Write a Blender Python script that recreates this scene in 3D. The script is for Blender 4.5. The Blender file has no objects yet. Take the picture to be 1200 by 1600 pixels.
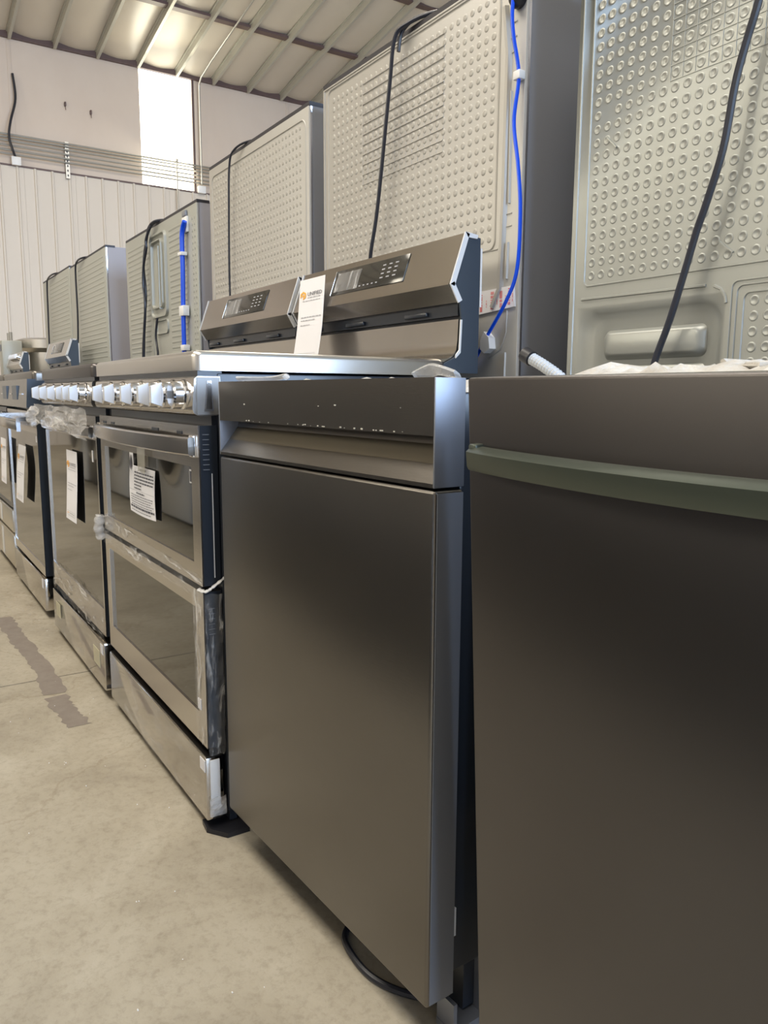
import bpy, bmesh, math, random
from mathutils import Vector, Matrix
random.seed(7)
SC = bpy.context.scene
COL = SC.collection
PI = math.pi
# ------------------------------------------------------------------ camera
cam_d = bpy.data.cameras.new('camera'); cam = bpy.data.objects.new('camera', cam_d); COL.objects.link(cam)
cam_d.sensor_fit = 'HORIZONTAL'; cam_d.sensor_width = 36.0; cam_d.lens = 36.0*1211.8154/1200.0
cam_d.clip_start = 0.02; cam_d.clip_end = 200
R_ = Vector((0.54273, 0.83989, 0.00554)); U_ = Vector((-0.13001, 0.0775, 0.98848)); F_ = Vector((-0.82978, 0.5372, -0.15125))
m3 = Matrix((R_, U_, -F_)).transposed(); mw = m3.to_4x4(); mw.translation = (0, 0, 0.86018); cam.matrix_world = mw
SC.camera = cam
# ------------------------------------------------------------------ world (sky seen through the open doors)
w = bpy.data.worlds.new('sky'); SC.world = w; w.use_nodes = True
bg = w.node_tree.nodes['Background']; bg.inputs[0].default_value = (0.50, 0.68, 1.0, 1); bg.inputs[1].default_value = 2.2
# ------------------------------------------------------------------ exposure
vs = SC.view_settings; vs.view_transform = 'Standard'; vs.look = 'None'; vs.exposure = 0.0; vs.gamma = 1.0; vs.use_curve_mapping = False
SC.cycles.max_bounces = 10; SC.cycles.diffuse_bounces = 5; SC.cycles.glossy_bounces = 5; SC.cycles.transparent_max_bounces = 12
SC.cycles.use_denoising = True; SC.cycles.sample_clamp_indirect = 6.0; SC.cycles.caustics_reflective = True; SC.cycles.caustics_refractive = False
# ------------------------------------------------------------------ lights: daylight entering by the building's openings, and added roof fill
def area(name, loc, target, sx, sy, power, colr):
    l = bpy.data.lights.new(name, 'AREA'); l.shape = 'RECTANGLE'; l.size = sx; l.size_y = sy; l.energy = power; l.color = colr
    o = bpy.data.objects.new(name, l); COL.objects.link(o); o.location = loc
    o.rotation_euler = (Vector(target)-Vector(loc)).to_track_quat('-Z', 'Y').to_euler(); return o
area('daylight_open_door', (6.9, 3.2, 2.8), (0, 2.2, 1.2), 8.0, 5.0, 1250, (0.56, 0.74, 1.0))
for k, lx in enumerate((-8.5, -5.2, -2.0)):
    area('daylight_wall_panel', (lx, -6.8, 4.4), (lx+1.0, 1.2, 1.2), 1.2, 2.2, 80, (1.0, 0.90, 0.72))
for lx, ly in ((0.6, -1.8), (-4.4, -1.8), (-6.4, 4.5)):
    area('roof_fill', (lx, ly, 7.0+0.15*lx+0.6), (lx, ly, 0), 5.0, 2.0, 330, (1.0, 0.92, 0.79))  # fill lamps added to brighten the floor; no roof opening is built
area('daylight_far_panel', (-13.3, 4.4, 5.16), (-8, 3.0, 3.0), 0.86, 1.7, 30, (1.0, 0.93, 0.70))

# ------------------------------------------------------------------ materials
def mat(name, color, rough=0.5, metal=0.0, spec=0.5, noise=None, bump=None, aniso=None, alpha=None, emit=None, coat=0.0):
    """noise=(scale, amount, (sx,sy,sz), second colour); bump=(scale, strength, (sx,sy,sz))"""
    m = bpy.data.materials.new(name); m.use_nodes = True; nt = m.node_tree; b = nt.nodes['Principled BSDF']
    b.inputs['Base Color'].default_value = (*color, 1); b.inputs['Roughness'].default_value = rough
    b.inputs['Metallic'].default_value = metal; b.inputs['Specular IOR Level'].default_value = spec
    if coat: b.inputs['Coat Weight'].default_value = coat; b.inputs['Coat Roughness'].default_value = 0.05
    tc = nt.nodes.new('ShaderNodeTexCoord')
    def mapped(s):
        mp = nt.nodes.new('ShaderNodeMapping'); mp.inputs['Scale'].default_value = s
        nt.links.new(tc.outputs['Object'], mp.inputs['Vector']); return mp
    if noise:
        sc, amt, s, c2 = noise
        n = nt.nodes.new('ShaderNodeTexNoise'); n.inputs['Scale'].default_value = sc; n.inputs['Detail'].default_value = 6; n.inputs['Roughness'].default_value = 0.6
        nt.links.new(mapped(s).outputs[0], n.inputs['Vector'])
        r = nt.nodes.new('ShaderNodeValToRGB'); r.color_ramp.elements[0].position = 0.5-0.5*(1-amt)*0.5-0.05; r.color_ramp.elements[1].position = 0.5+0.5*(1-amt)*0.5+0.05
        r.color_ramp.elements[0].color = (*color, 1); r.color_ramp.elements[1].color = (*c2, 1)
        nt.links.new(n.outputs['Fac'], r.inputs['Fac']); nt.links.new(r.outputs['Color'], b.inputs['Base Color'])
    if bump:
        sc, st, s = bump
        n = nt.nodes.new('ShaderNodeTexNoise'); n.inputs['Scale'].default_value = sc; n.inputs['Detail'].default_value = 4
        nt.links.new(mapped(s).outputs[0], n.inputs['Vector'])
        bp = nt.nodes.new('ShaderNodeBump'); bp.inputs['Strength'].default_value = st; bp.inputs['Distance'].default_value = 0.01
        nt.links.new(n.outputs['Fac'], bp.inputs['Height']); nt.links.new(bp.outputs[0], b.inputs['Normal'])
    if aniso is not None: b.inputs['Anisotropic'].default_value = aniso
    if alpha is not None: b.inputs['Alpha'].default_value = alpha
    if emit: b.inputs['Emission Color'].default_value = (*emit[0], 1); b.inputs['Emission Strength'].default_value = emit[1]
    return m
BR = (1.0, 1.0, 60.0)
STEEL = mat('brushed_steel', (0.56, 0.53, 0.49), 0.20, 1.0, bump=(6, 0.02, (1, 1, 50)))
STEEL_SOFT = mat('satin_steel', (0.62, 0.60, 0.57), 0.30, 1.0, bump=(3, 0.02, (1, 1, 1)))
STEEL_SHINY = mat('film_covered_steel', (0.50, 0.47, 0.43), 0.10, 1.0, noise=(5, 0.3, (1, 1, 2.5), (0.62, 0.60, 0.57)), bump=(2.2, 0.10, (1, 1, 2)))
CHROME = mat('polished_metal', (0.78, 0.78, 0.80), 0.13, 1.0)
DARK_STEEL = mat('dark_brushed_steel', (0.20, 0.187, 0.172), 0.30, 1.0, noise=(2.2, 0.2, (1, 1, 1.4), (0.175, 0.164, 0.152)), bump=(60, 0.02, (1, 1, 8)))
DARK_STEEL2 = mat('black_satin_steel', (0.125, 0.117, 0.116), 0.34, 1.0, noise=(2.0, 0.2, (1, 1, 1), (0.11, 0.103, 0.102)))
DARK_STEEL_SIDE = mat('dark_steel_edge', (0.28, 0.30, 0.35), 0.45, 0.6)
GREEN_METAL = mat('grey_green_satin_metal', (0.085, 0.100, 0.082), 0.36, 0.6)
BLACKMETAL = mat('black_enamel', (0.022, 0.028, 0.040), 0.28, 0.0, 0.6)
NAVY = mat('dark_blue_grey_enamel', (0.060, 0.078, 0.105), 0.28, 0.2, 0.6)
GLASS = mat('mirrored_oven_glass', (0.125, 0.122, 0.112), 0.04, 1.0)
PANELGLASS = mat('black_control_glass', (0.035, 0.034, 0.03), 0.10, 0.0, 0.7)
FR_BACK = mat('pale_painted_sheet', (0.43, 0.415, 0.385), 0.42, 0.2, 0.5, bump=(3, 0.03, (1, 1, 1)))
FR_BACK2 = mat('galvanised_sheet', (0.34, 0.35, 0.33), 0.36, 0.4, 0.5, bump=(3, 0.03, (1, 1, 1)))
FR_BACK3 = mat('grey_green_sheet', (0.38, 0.385, 0.35), 0.38, 0.3, 0.5)
FR_SIDE = mat('grey_cabinet_paint', (0.24, 0.25, 0.28), 0.38, 0.2, 0.5)
FR_SIDE_L = mat('light_grey_cabinet_paint', (0.30, 0.295, 0.33), 0.42, 0.0, 0.5)
DARKTRIM = mat('dark_edge_trim', (0.03, 0.028, 0.035), 0.5)
BLACKRUB = mat('black_rubber', (0.014, 0.014, 0.018), 0.42)
CORD = mat('black_cord', (0.02, 0.022, 0.032), 0.30)
BLUE = mat('blue_plastic_tube', (0.0, 0.075, 0.75), 0.30)
WHITEP = mat('white_plastic', (0.78, 0.78, 0.78), 0.4)
PAPER = mat('paper', (0.80, 0.79, 0.82), 0.8, noise=(3, 0.2, (1, 1, 1), (0.76, 0.75, 0.78)))
INK = mat('dark_ink', (0.09, 0.09, 0.11), 0.8)
INK_L = mat('light_grey_ink', (0.42, 0.42, 0.45), 0.8)
ORANGE = mat('orange_ink', (0.86, 0.42, 0.06), 0.8)
RED = mat('red_ink', (0.80, 0.12, 0.12), 0.8)
FELT = mat('insulation_felt', (0.40, 0.37, 0.33), 0.8, bump=(40, 0.8, (1, 1, 1)), noise=(25, 0.5, (1, 1, 1), (0.60, 0.59, 0.56)))
HOSEG = mat('grey_corrugated_plastic', (0.50, 0.52, 0.54), 0.45)
CREAM = mat('cream_reflecting_steel', (0.64, 0.60, 0.53), 0.28, 0.85)
WHITEENAMEL = mat('white_enamel', (0.75, 0.75, 0.75), 0.2)
BROWN = mat('brown_primer_steel', (0.115, 0.073, 0.068), 0.5)
PURL = mat('galvanised_purlin', (0.46, 0.445, 0.385), 0.42, 0.25)
CONDUIT = mat('galvanised_conduit', (0.42, 0.41, 0.38), 0.35, 0.7)
WALLTOP = mat('vinyl_faced_insulation', (0.60, 0.50, 0.42), 0.55, noise=(0.9, 0.3, (1, 1, 0.6), (0.66, 0.57, 0.49)), bump=(1.2, 0.35, (1, 1, 0.7)))
LINER = mat('cream_liner_panel', (0.62, 0.56, 0.49), 0.45, noise=(1.5, 0.2, (1, 1, 0.3), (0.66, 0.60, 0.53)))
CEILM = mat('vinyl_ceiling_insulation', (0.60, 0.53, 0.44), 0.33, noise=(0.6, 0.2, (1, 1, 1), (0.66, 0.60, 0.50)), bump=(0.9, 0.5, (1, 0.5, 1)))
SKYL = mat('translucent_daylight_panel', (0.9, 0.9, 0.8), 0.5, emit=((1.0, 0.96, 0.80), 4.2))

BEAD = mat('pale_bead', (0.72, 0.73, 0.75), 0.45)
def film_mat(name, lo, hi, scale, stretch):
    m = bpy.data.materials.new(name); m.use_nodes = True; nt = m.node_tree; b = nt.nodes['Principled BSDF']
    b.inputs['Base Color'].default_value = (0.82, 0.81, 0.80, 1); b.inputs['Roughness'].default_value = 0.16
    b.inputs['Specular IOR Level'].default_value = 0.9
    tc = nt.nodes.new('ShaderNodeTexCoord'); mp = nt.nodes.new('ShaderNodeMapping'); mp.inputs['Scale'].default_value = stretch
    nt.links.new(tc.outputs['Object'], mp.inputs['Vector'])
    n = nt.nodes.new('ShaderNodeTexNoise'); n.inputs['Scale'].default_value = scale; n.inputs['Detail'].default_value = 5; n.inputs['Distortion'].default_value = 1.2
    nt.links.new(mp.outputs[0], n.inputs['Vector'])
    r = nt.nodes.new('ShaderNodeMapRange'); r.inputs['From Min'].default_value = 0.52; r.inputs['From Max'].default_value = 0.72
    r.inputs['To Min'].default_value = lo; r.inputs['To Max'].default_value = hi
    nt.links.new(n.outputs['Fac'], r.inputs['Value']); nt.links.new(r.outputs[0], b.inputs['Alpha'])
    bp = nt.nodes.new('ShaderNodeBump'); bp.inputs['Strength'].default_value = 0.9; bp.inputs['Distance'].default_value = 0.02
    nt.links.new(n.outputs['Fac'], bp.inputs['Height']); nt.links.new(bp.outputs[0], b.inputs['Normal'])
    return m
FILM = film_mat('clear_protective_film', 0.10, 0.75, 9, (1, 1, 4))
FILM_V = film_mat('clear_protective_film_upright', 0.10, 0.7, 14, (3, 3, 0.7))
FILM_THIN = film_mat('smooth_clear_film', 0.04, 0.42, 5, (1, 1, 2))
FILM_HEAVY = film_mat('crumpled_clear_film', 0.38, 0.9, 7, (1, 2, 4))

def floor_mat():
    m = bpy.data.materials.new('concrete_floor'); m.use_nodes = True; nt = m.node_tree; b = nt.nodes['Principled BSDF']
    tc = nt.nodes.new('ShaderNodeTexCoord')
    def noise(sc, det, dist=0.0, rough=0.6):
        n = nt.nodes.new('ShaderNodeTexNoise'); n.inputs['Scale'].default_value = sc; n.inputs['Detail'].default_value = det
        n.inputs['Roughness'].default_value = rough; n.inputs['Distortion'].default_value = dist
        nt.links.new(tc.outputs['Object'], n.inputs['Vector']); return n
    a = noise(3.2, 8, 0.3, 0.65); r = nt.nodes.new('ShaderNodeValToRGB')
    r.color_ramp.elements[0].position = 0.30; r.color_ramp.elements[0].color = (0.30, 0.26, 0.195, 1)
    r.color_ramp.elements[1].position = 0.70; r.color_ramp.elements[1].color = (0.47, 0.425, 0.34, 1)
    e = r.color_ramp.elements.new(0.5); e.color = (0.395, 0.35, 0.27, 1)
    nt.links.new(a.outputs['Fac'], r.inputs['Fac'])
    c = noise(55, 8, 0.15, 0.75); r2 = nt.nodes.new('ShaderNodeValToRGB'); r2.color_ramp.elements[0].position = 0.30; r2.color_ramp.elements[0].color = (0.70, 0.68, 0.65, 1)
    r2.color_ramp.elements[1].position = 0.52; r2.color_ramp.elements[1].color = (1, 1, 1, 1); nt.links.new(c.outputs['Fac'], r2.inputs['Fac'])
    mx = nt.nodes.new('ShaderNodeMix'); mx.data_type = 'RGBA'; mx.blend_type = 'MULTIPLY'; mx.inputs[0].default_value = 0.8
    nt.links.new(r.outputs['Color'], mx.inputs[6]); nt.links.new(r2.outputs['Color'], mx.inputs[7])
    # fine hairline cracks and scratches
    v = nt.nodes.new('ShaderNodeTexVoronoi'); v.feature = 'DISTANCE_TO_EDGE'; v.inputs['Scale'].default_value = 1.1
    d = noise(4, 6, 0.0); md = nt.nodes.new('ShaderNodeMix'); md.data_type = 'RGBA'; md.inputs[0].default_value = 0.28
    nt.links.new(tc.outputs['Object'], md.inputs[6]); nt.links.new(d.outputs['Color'], md.inputs[7]); nt.links.new(md.outputs[2], v.inputs['Vector'])
    r3 = nt.nodes.new('ShaderNodeValToRGB'); r3.color_ramp.elements[0].position = 0.0; r3.color_ramp.elements[0].color = (0.72, 0.68, 0.62, 1)
    r3.color_ramp.elements[1].position = 0.006; r3.color_ramp.elements[1].color = (1, 1, 1, 1); nt.links.new(v.outputs['Distance'], r3.inputs['Fac'])
    mx2 = nt.nodes.new('ShaderNodeMix'); mx2.data_type = 'RGBA'; mx2.blend_type = 'MULTIPLY'; mx2.inputs[0].default_value = 0.6
    nt.links.new(mx.outputs[2], mx2.inputs[6]); nt.links.new(r3.outputs['Color'], mx2.inputs[7]); nt.links.new(mx2.outputs[2], b.inputs['Base Color'])
    rr = nt.nodes.new('ShaderNodeMapRange'); rr.inputs['To Min'].default_value = 0.38; rr.inputs['To Max'].default_value = 0.62
    nt.links.new(a.outputs['Fac'], rr.inputs['Value']); nt.links.new(rr.outputs[0], b.inputs['Roughness'])
    bp = nt.nodes.new('ShaderNodeBump'); bp.inputs['Strength'].default_value = 0.15; bp.inputs['Distance'].default_value = 0.01
    nt.links.new(c.outputs['Fac'], bp.inputs['Height']); nt.links.new(bp.outputs[0], b.inputs['Normal'])
    return m
FLOOR = floor_mat()

# ------------------------------------------------------------------ mesh builder
class MB:
    def __init__(s): s.v = []; s.f = []; s.mi = []; s.m = 0
    def add(s, vs, fs):
        o = len(s.v); s.v += [tuple(p) for p in vs]; s.f += [tuple(i+o for i in f) for f in fs]; s.mi += [s.m]*len(fs); return s
    def box(s, x0, x1, y0, y1, z0, z1, bev=0.0, seg=2):
        if bev <= 0:
            vs = [(x, y, z) for x in (x0, x1) for y in (y0, y1) for z in (z0, z1)]
            return s.add(vs, [(0, 1, 3, 2), (4, 6, 7, 5), (0, 4, 5, 1), (2, 3, 7, 6), (0, 2, 6, 4), (1, 5, 7, 3)])
        bm = bmesh.new(); bmesh.ops.create_cube(bm, size=1)
        for v in bm.verts: v.co = Vector(((x0+x1)/2+v.co.x*(x1-x0), (y0+y1)/2+v.co.y*(y1-y0), (z0+z1)/2+v.co.z*(z1-z0)))
        bmesh.ops.bevel(bm, geom=list(bm.edges), offset=bev, segments=seg, affect='EDGES', profile=0.5)
        bm.verts.index_update(); s.add([v.co for v in bm.verts], [[v.index for v in f.verts] for f in bm.faces]); bm.free(); return s
    def prism(s, pts, axis, a, b):
        """polygon pts in the two other axes, extruded along axis from a to b"""
        n = len(pts)
        def mk(p, t): return (t, p[0], p[1]) if axis == 0 else ((p[0], t, p[1]) if axis == 1 else (p[0], p[1], t))
        vs = [mk(p, a) for p in pts]+[mk(p, b) for p in pts]
        fs = [tuple(range(n))[::-1], tuple(range(n, 2*n))]+[(i, (i+1) % n, n+(i+1) % n, n+i) for i in range(n)]
        return s.add(vs, fs)
    def tube(s, pts, r, n=10, caps=True, flat=1.0):
        pts = [Vector(p) for p in pts]; rings = []; up = None
        for i, p in enumerate(pts):
            t = (pts[min(i+1, len(pts)-1)]-pts[max(i-1, 0)])
            if t.length < 1e-9: t = Vector((0, 0, 1))
            t.normalize()
            if up is None: up = t.orthogonal().normalized()
            up = (up-t*up.dot(t)); up = up.normalized() if up.length > 1e-6 else t.orthogonal().normalized()
            sd = t.cross(up); rr = r[i] if isinstance(r, (list, tuple)) else r
            rings.append([p+up*math.cos(2*PI*k/n)*rr+sd*math.sin(2*PI*k/n)*rr*flat for k in range(n)])
        vs = [q for ring in rings for q in ring]; fs = []
        for i in range(len(pts)-1):
            for k in range(n): fs.append((i*n+k, i*n+(k+1) % n, (i+1)*n+(k+1) % n, (i+1)*n+k))
        if caps: fs += [tuple(range(n))[::-1], tuple(range((len(pts)-1)*n, len(pts)*n))]
        return s.add(vs, fs)
    def lathe(s, prof, c, axis, n=20):
        """prof = [(radius, along)], about axis direction through c"""
        A = Vector(axis).normalized(); u = A.orthogonal().normalized(); w_ = A.cross(u); c = Vector(c)
        vs = []; fs = []
        for r, h in prof:
            for k in range(n): vs.append(c+A*h+(u*math.cos(2*PI*k/n)+w_*math.sin(2*PI*k/n))*r)
        for i in range(len(prof)-1):
            for k in range(n): fs.append((i*n+k, i*n+(k+1) % n, (i+1)*n+(k+1) % n, (i+1)*n+k))
        fs += [tuple(range(n))[::-1], tuple(range((len(prof)-1)*n, len(prof)*n))]
        return s.add(vs, fs)
    def loops(s, ls, cap=True):
        n = len(ls[0]); vs = [p for l in ls for p in l]; fs = []
        for i in range(len(ls)-1):
            for k in range(n): fs.append((i*n+k, i*n+(k+1) % n, (i+1)*n+(k+1) % n, (i+1)*n+k))
        if cap: fs.append(tuple(range((len(ls)-1)*n, len(ls)*n)))
        return s.add(vs, fs)
    def ridge(s, pts, w_, h, y, closed=False):
        """raised bead along pts (x,z) on the plane y, standing towards -y"""
        P = [Vector((p[0], p[1])) for p in pts]; n = len(P); vs = []; fs = []
        for i, p in enumerate(P):
            a = P[(i-1) % n] if (closed or i > 0) else p; b = P[(i+1) % n] if (closed or i < n-1) else p
            t = (b-a).normalized(); nn = Vector((-t.y, t.x))
            for off, hh in ((-w_/2, 0), (-w_/4, h), (w_/4, h), (w_/2, 0)):
                q = p+nn*off; vs.append((q.x, y-hh, q.y))
        m = n if closed else n-1
        for i in range(m):
            j = (i+1) % n
            for k in range(3): fs.append((i*4+k, i*4+k+1, j*4+k+1, j*4+k))
        if not closed: fs += [(0, 1, 2, 3), tuple((n-1)*4+k for k in (3, 2, 1, 0))]
        return s.add(vs, fs)
    def dimple(s, x, z, y, prof, n=10):
        vs = []; fs = []
        for r, h in prof:
            for k in range(n): vs.append((x+r*math.cos(2*PI*k/n), y-h, z+r*math.sin(2*PI*k/n)))
        for i in range(len(prof)-1):
            for k in range(n): fs.append((i*n+k, i*n+(k+1) % n, (i+1)*n+(k+1) % n, (i+1)*n+k))
        fs.append(tuple(range((len(prof)-1)*n, len(prof)*n)))
        return s.add(vs, fs)
    def build(s, name, mats, parent=None, label=None, kind=None, smooth=True, angle=35):
        me = bpy.data.meshes.new(name); me.from_pydata(s.v, [], s.f)
        mats = mats if isinstance(mats, (list, tuple)) else [mats]
        for m in mats: me.materials.append(m)
        if len(mats) > 1: me.polygons.foreach_set('material_index', s.mi)
        bm = bmesh.new(); bm.from_mesh(me); bmesh.ops.remove_doubles(bm, verts=bm.verts, dist=1e-6); bmesh.ops.recalc_face_normals(bm, faces=bm.faces); bm.to_mesh(me); bm.free()
        if smooth:
            me.polygons.foreach_set('use_smooth', [True]*len(me.polygons)); me.set_sharp_from_angle(angle=math.radians(angle))
        o = bpy.data.objects.new(name, me); COL.objects.link(o); o.parent = parent
        if label: o['label'] = label
        if kind: o['kind'] = kind
        return o
def B(name, m, parent, *a, bev=0.0, label=None, seg=2):
    return MB().box(*a, bev=bev, seg=seg).build(name, m, parent, label)
def thing(name, label, cat, loc=(0, 0, 0), rz=0.0, group=None):
    o = bpy.data.objects.new(name, None); COL.objects.link(o); o.location = loc; o.rotation_euler = (0, 0, rz); o.empty_display_size = 0.1
    o['label'] = label; o['category'] = cat
    if group: o['group'] = group
    return o
def tag(o, label, cat, group=None):
    o['label'] = label; o['category'] = cat
    if group: o['group'] = group
    return o
def copy_tree(o, parent=None):
    c = o.copy(); COL.objects.link(c); c.parent = parent
    for ch in list(o.children): copy_tree(ch, c)
    return c
def smooth_path(pts, sub=6):
    P = [Vector(p) for p in pts]; out = []
    for i in range(len(P)-1):
        p0 = P[max(i-1, 0)]; p1 = P[i]; p2 = P[i+1]; p3 = P[min(i+2, len(P)-1)]
        for k in range(sub):
            t = k/sub; out.append(0.5*((2*p1)+(p2-p0)*t+(2*p0-5*p1+4*p2-p3)*t*t+(3*p1-p0-3*p2+p3)*t**3))
    out.append(P[-1]); return out
def rrect(x0, x1, z0, z1, r, y, seg=6):
    r = max(r, 1e-4); pts = []
    for cx, cz, a0 in ((x1-r, z1-r, 0), (x0+r, z1-r, 90), (x0+r, z0+r, 180), (x1-r, z0+r, 270)):
        for k in range(seg+1):
            a = math.radians(a0+90*k/seg); pts.append((cx+r*math.cos(a), y, cz+r*math.sin(a)))
    return pts
def text(name, s, size, m, parent, loc, rot, align='LEFT', shear=0.0, sx=1.0, thick=0.0):
    cu = bpy.data.curves.new('t', 'FONT'); cu.body = s; cu.size = size; cu.align_x = align; cu.shear = shear; cu.extrude = thick; cu.resolution_u = 2
    to = bpy.data.objects.new('t', cu); COL.objects.link(to); dg = bpy.context.evaluated_depsgraph_get(); dg.update()
    me = bpy.data.meshes.new_from_object(to.evaluated_get(dg)); bpy.data.objects.remove(to); bpy.data.curves.remove(cu)
    me.name = name; me.materials.clear(); me.materials.append(m)
    o = bpy.data.objects.new(name, me); COL.objects.link(o); o.parent = parent; o.location = loc; o.rotation_euler = rot; o.scale = (sx, 1, 1); return o
# facing -Y text : rotate +90 about X

def crumple(x0, x1, z0, z1, y, amp, nx, nz, seed=0, taper=None):
    """a creased sheet of film in the plane y, with thickness-free creases that stand out of the plane"""
    rnd = random.Random(seed); mb = MB(); vs = []
    for j in range(nz+1):
        for i in range(nx+1):
            u = i/nx; v = j/nz; zz0, zz1 = (z0, z1) if taper is None else taper(u)
            vs.append((x0+(x1-x0)*u+rnd.uniform(-.3, .3)*(x1-x0)/nx*(0 < i < nx), y-abs(rnd.gauss(0, amp)), zz0+(zz1-zz0)*v+rnd.uniform(-.25, .25)*(zz1-zz0)/nz))
    fs = []
    for j in range(nz):
        for i in range(nx):
            a = j*(nx+1)+i; fs += [(a, a+1, a+nx+2), (a, a+nx+2, a+nx+1)]
    return mb.add(vs, fs)

# ================================================================== BUILDING
WX = -13.5; ZP = 4.24; ZE = 6.05; SL = 0.15; YL = -7.0; YR = 14.0; XN = 7.0
def zc(x): return ZE+0.10+SL*(x-WX)
fl = MB(); fl.box(-2.435, XN, YL, YR, -0.12, 0); fl.box(WX, -2.441, YL, YR, -0.12, 0); fl.box(-2.441, -2.435, YL, YR, -0.12, -0.006)
floor = fl.build('floor', FLOOR, kind='structure', smooth=False)
wall = MB().box(WX-0.15, WX-0.02, YL, 3.96, ZP, ZE+0.10).box(WX-0.15, WX-0.02, 4.84, YR, ZP, ZE+0.10).box(WX-0.15, WX-0.02, YL, YR, 0, ZP).build('wall_far', WALLTOP, kind='structure', smooth=False)
# ribbed liner panels, each 0.75 m with three ribs
lp_mesh = None
y = YL+0.15
k = 0
while y < 9.0:
    if lp_mesh is None:
        prof = [(0, 0)]
        for r in range(3):
            c = 0.25*r+0.157
            prof += [(c-0.022, 0), (c-0.012, 0.022), (c+0.012, 0.022), (c+0.022, 0)]
        prof += [(0.748, 0)]
        pts = [(p[1], p[0]) for p in prof]; mb = MB(); n = len(pts)
        mb.add([(p[0], p[1], 0.0) for p in pts]+[(p[0], p[1], ZP) for p in pts]+[(-0.015, pts[0][1], 0), (-0.015, pts[-1][1], 0), (-0.015, pts[0][1], ZP), (-0.015, pts[-1][1], ZP)],
               [(i, i+1, n+i+1, n+i) for i in range(n-1)]+[(0, n, 2*n+2, 2*n), (n-1, 2*n-1, 2*n+3, 2*n+1)])
        o = mb.build('liner_panel', LINER, wall, smooth=False); lp_mesh = o.data
    else:
        o = bpy.data.objects.new('liner_panel', lp_mesh); COL.objects.link(o); o.parent = wall
    o.location = (WX, y, 0); y += 0.75
B('trim_1', BROWN, None, WX-0.01, WX+0.012, YL, YR, ZP-0.005, ZP+0.02)['kind'] = 'structure'
sk = MB().box(WX-0.08, WX-0.055, 3.96, 4.84, ZP, ZE).build('window_1', SKYL, kind='structure', smooth=False)
B('frame', BROWN, sk, WX-0.05, WX-0.01, 4.845, 4.875, ZP+0.02, ZE)
B('frame', WALLTOP, sk, WX-0.05, WX-0.01, 4.88, 4.93, ZP+0.02, ZE)
for yy in (2.04, 6.62):
    B('seam_tape', WALLTOP, wall, WX-0.021, WX-0.012, yy-0.03, yy+0.03, ZP+0.02, ZE-0.02, bev=0.004)
for yy, zz in ((2.80, 5.27), (3.18, 5.22)):
    s_ = MB().box(WX-0.02, WX+0.03, yy-0.012, yy+0.012, zz-0.03, zz+0.03, bev=0.004).tube([(WX+0.01, yy, zz), (WX+0.03, yy, zz-0.09)], 0.005).build('rusty_hook', BROWN, wall)
# ceiling: sloping sheet, rises towards the camera
def slab(name, x0, x1, y0, y1, t, m, parent=None, dz=0.0, nx=1, ny=1, kind=None):
    mb = MB(); vs = []
    for top in (0, 1):
        for xx, yy in ((x0, y0), (x1, y0), (x1, y1), (x0, y1)): vs.append((xx, yy, zc(xx)+dz+top*t))
    return mb.add(vs, [(3, 2, 1, 0), (4, 5, 6, 7), (0, 1, 5, 4), (1, 2, 6, 5), (2, 3, 7, 6), (3, 0, 4, 7)]).build(name, m, parent, kind=kind, smooth=False)
ceil = slab('ceiling', WX-0.15, XN, YL, YR, 0.12, CEILM, kind='structure')
# bulging insulation between purlins
PY = [2.044+0.6325*i for i in range(-14, 19)]
blk = None
for i, py in enumerate(PY[:-1]):
    if not (-1.2 < py < 9.5): continue
    if blk is None:
        mb = MB(); nx, ny = 24, 6; vs = []
        for a in range(nx+1):
            for b_ in range(ny+1):
                xx = 9.0*a/nx; v = b_/ny
                vs.append((xx, 0.03+0.57*v, SL*xx-0.035*math.sin(PI*v)-0.012*math.sin(xx*2.3+v*2)))
        fs = [(a*(ny+1)+b_, a*(ny+1)+b_+1, (a+1)*(ny+1)+b_+1, (a+1)*(ny+1)+b_) for a in range(nx) for b_ in range(ny)]
        vs2 = [(p[0], p[1], p[2]+0.05) for p in vs]; n0 = len(vs)
        mb.add(vs+vs2, fs+[tuple(q+n0 for q in f[::-1]) for f in fs])
        o = mb.build('insulation_blanket', CEILM, ceil); blk = o.data
    else:
        o = bpy.data.objects.new('insulation_blanket', blk); COL.objects.link(o); o.parent = ceil
    o.location = (WX+0.02, py, zc(WX)-0.005)
pm = None
for py in PY:
    if not (-3 < py < 12): continue
    if pm is None:
        mb = MB(); L = XN-WX-0.2
        a0 = (0.0, 0.0); vs = []
        for xx in (0.0, L):
            for yy, zz in ((-0.03, 0), (0.03, 0), (0.03, -0.02), (0.012, -0.02), (0.012, -0.10), (0.03, -0.10), (0.03, -0.115), (-0.012, -0.115), (-0.012, -0.02), (-0.03, -0.02)):
                vs.append((xx, yy, zz+SL*xx))
        n = 10
        mb.add(vs, [tuple(range(n)), tuple(range(n, 2*n))[::-1]]+[(i, (i+1) % n, n+(i+1) % n, n+i) for i in range(n)])
        o = mb.build('purlin', PURL, ceil, smooth=False); pm = o.data
    else:
        o = bpy.data.objects.new('purlin', pm); COL.objects.link(o); o.parent = ceil
    o.location = (WX+0.03, py, zc(WX)-0.01)
B('girder', BROWN, ceil, WX-0.03, WX+0.03, YL, YR, ZE-0.005, ZE+0.10)
for gx in (-11.88, -10.3, -8.7, -7.1, -5.5, -3.9, -2.3, -0.7):
    B('girder', BROWN, ceil, gx-0.06, gx+0.06, YL, YR, zc(gx)-0.06, zc(gx)-0.02)
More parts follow.
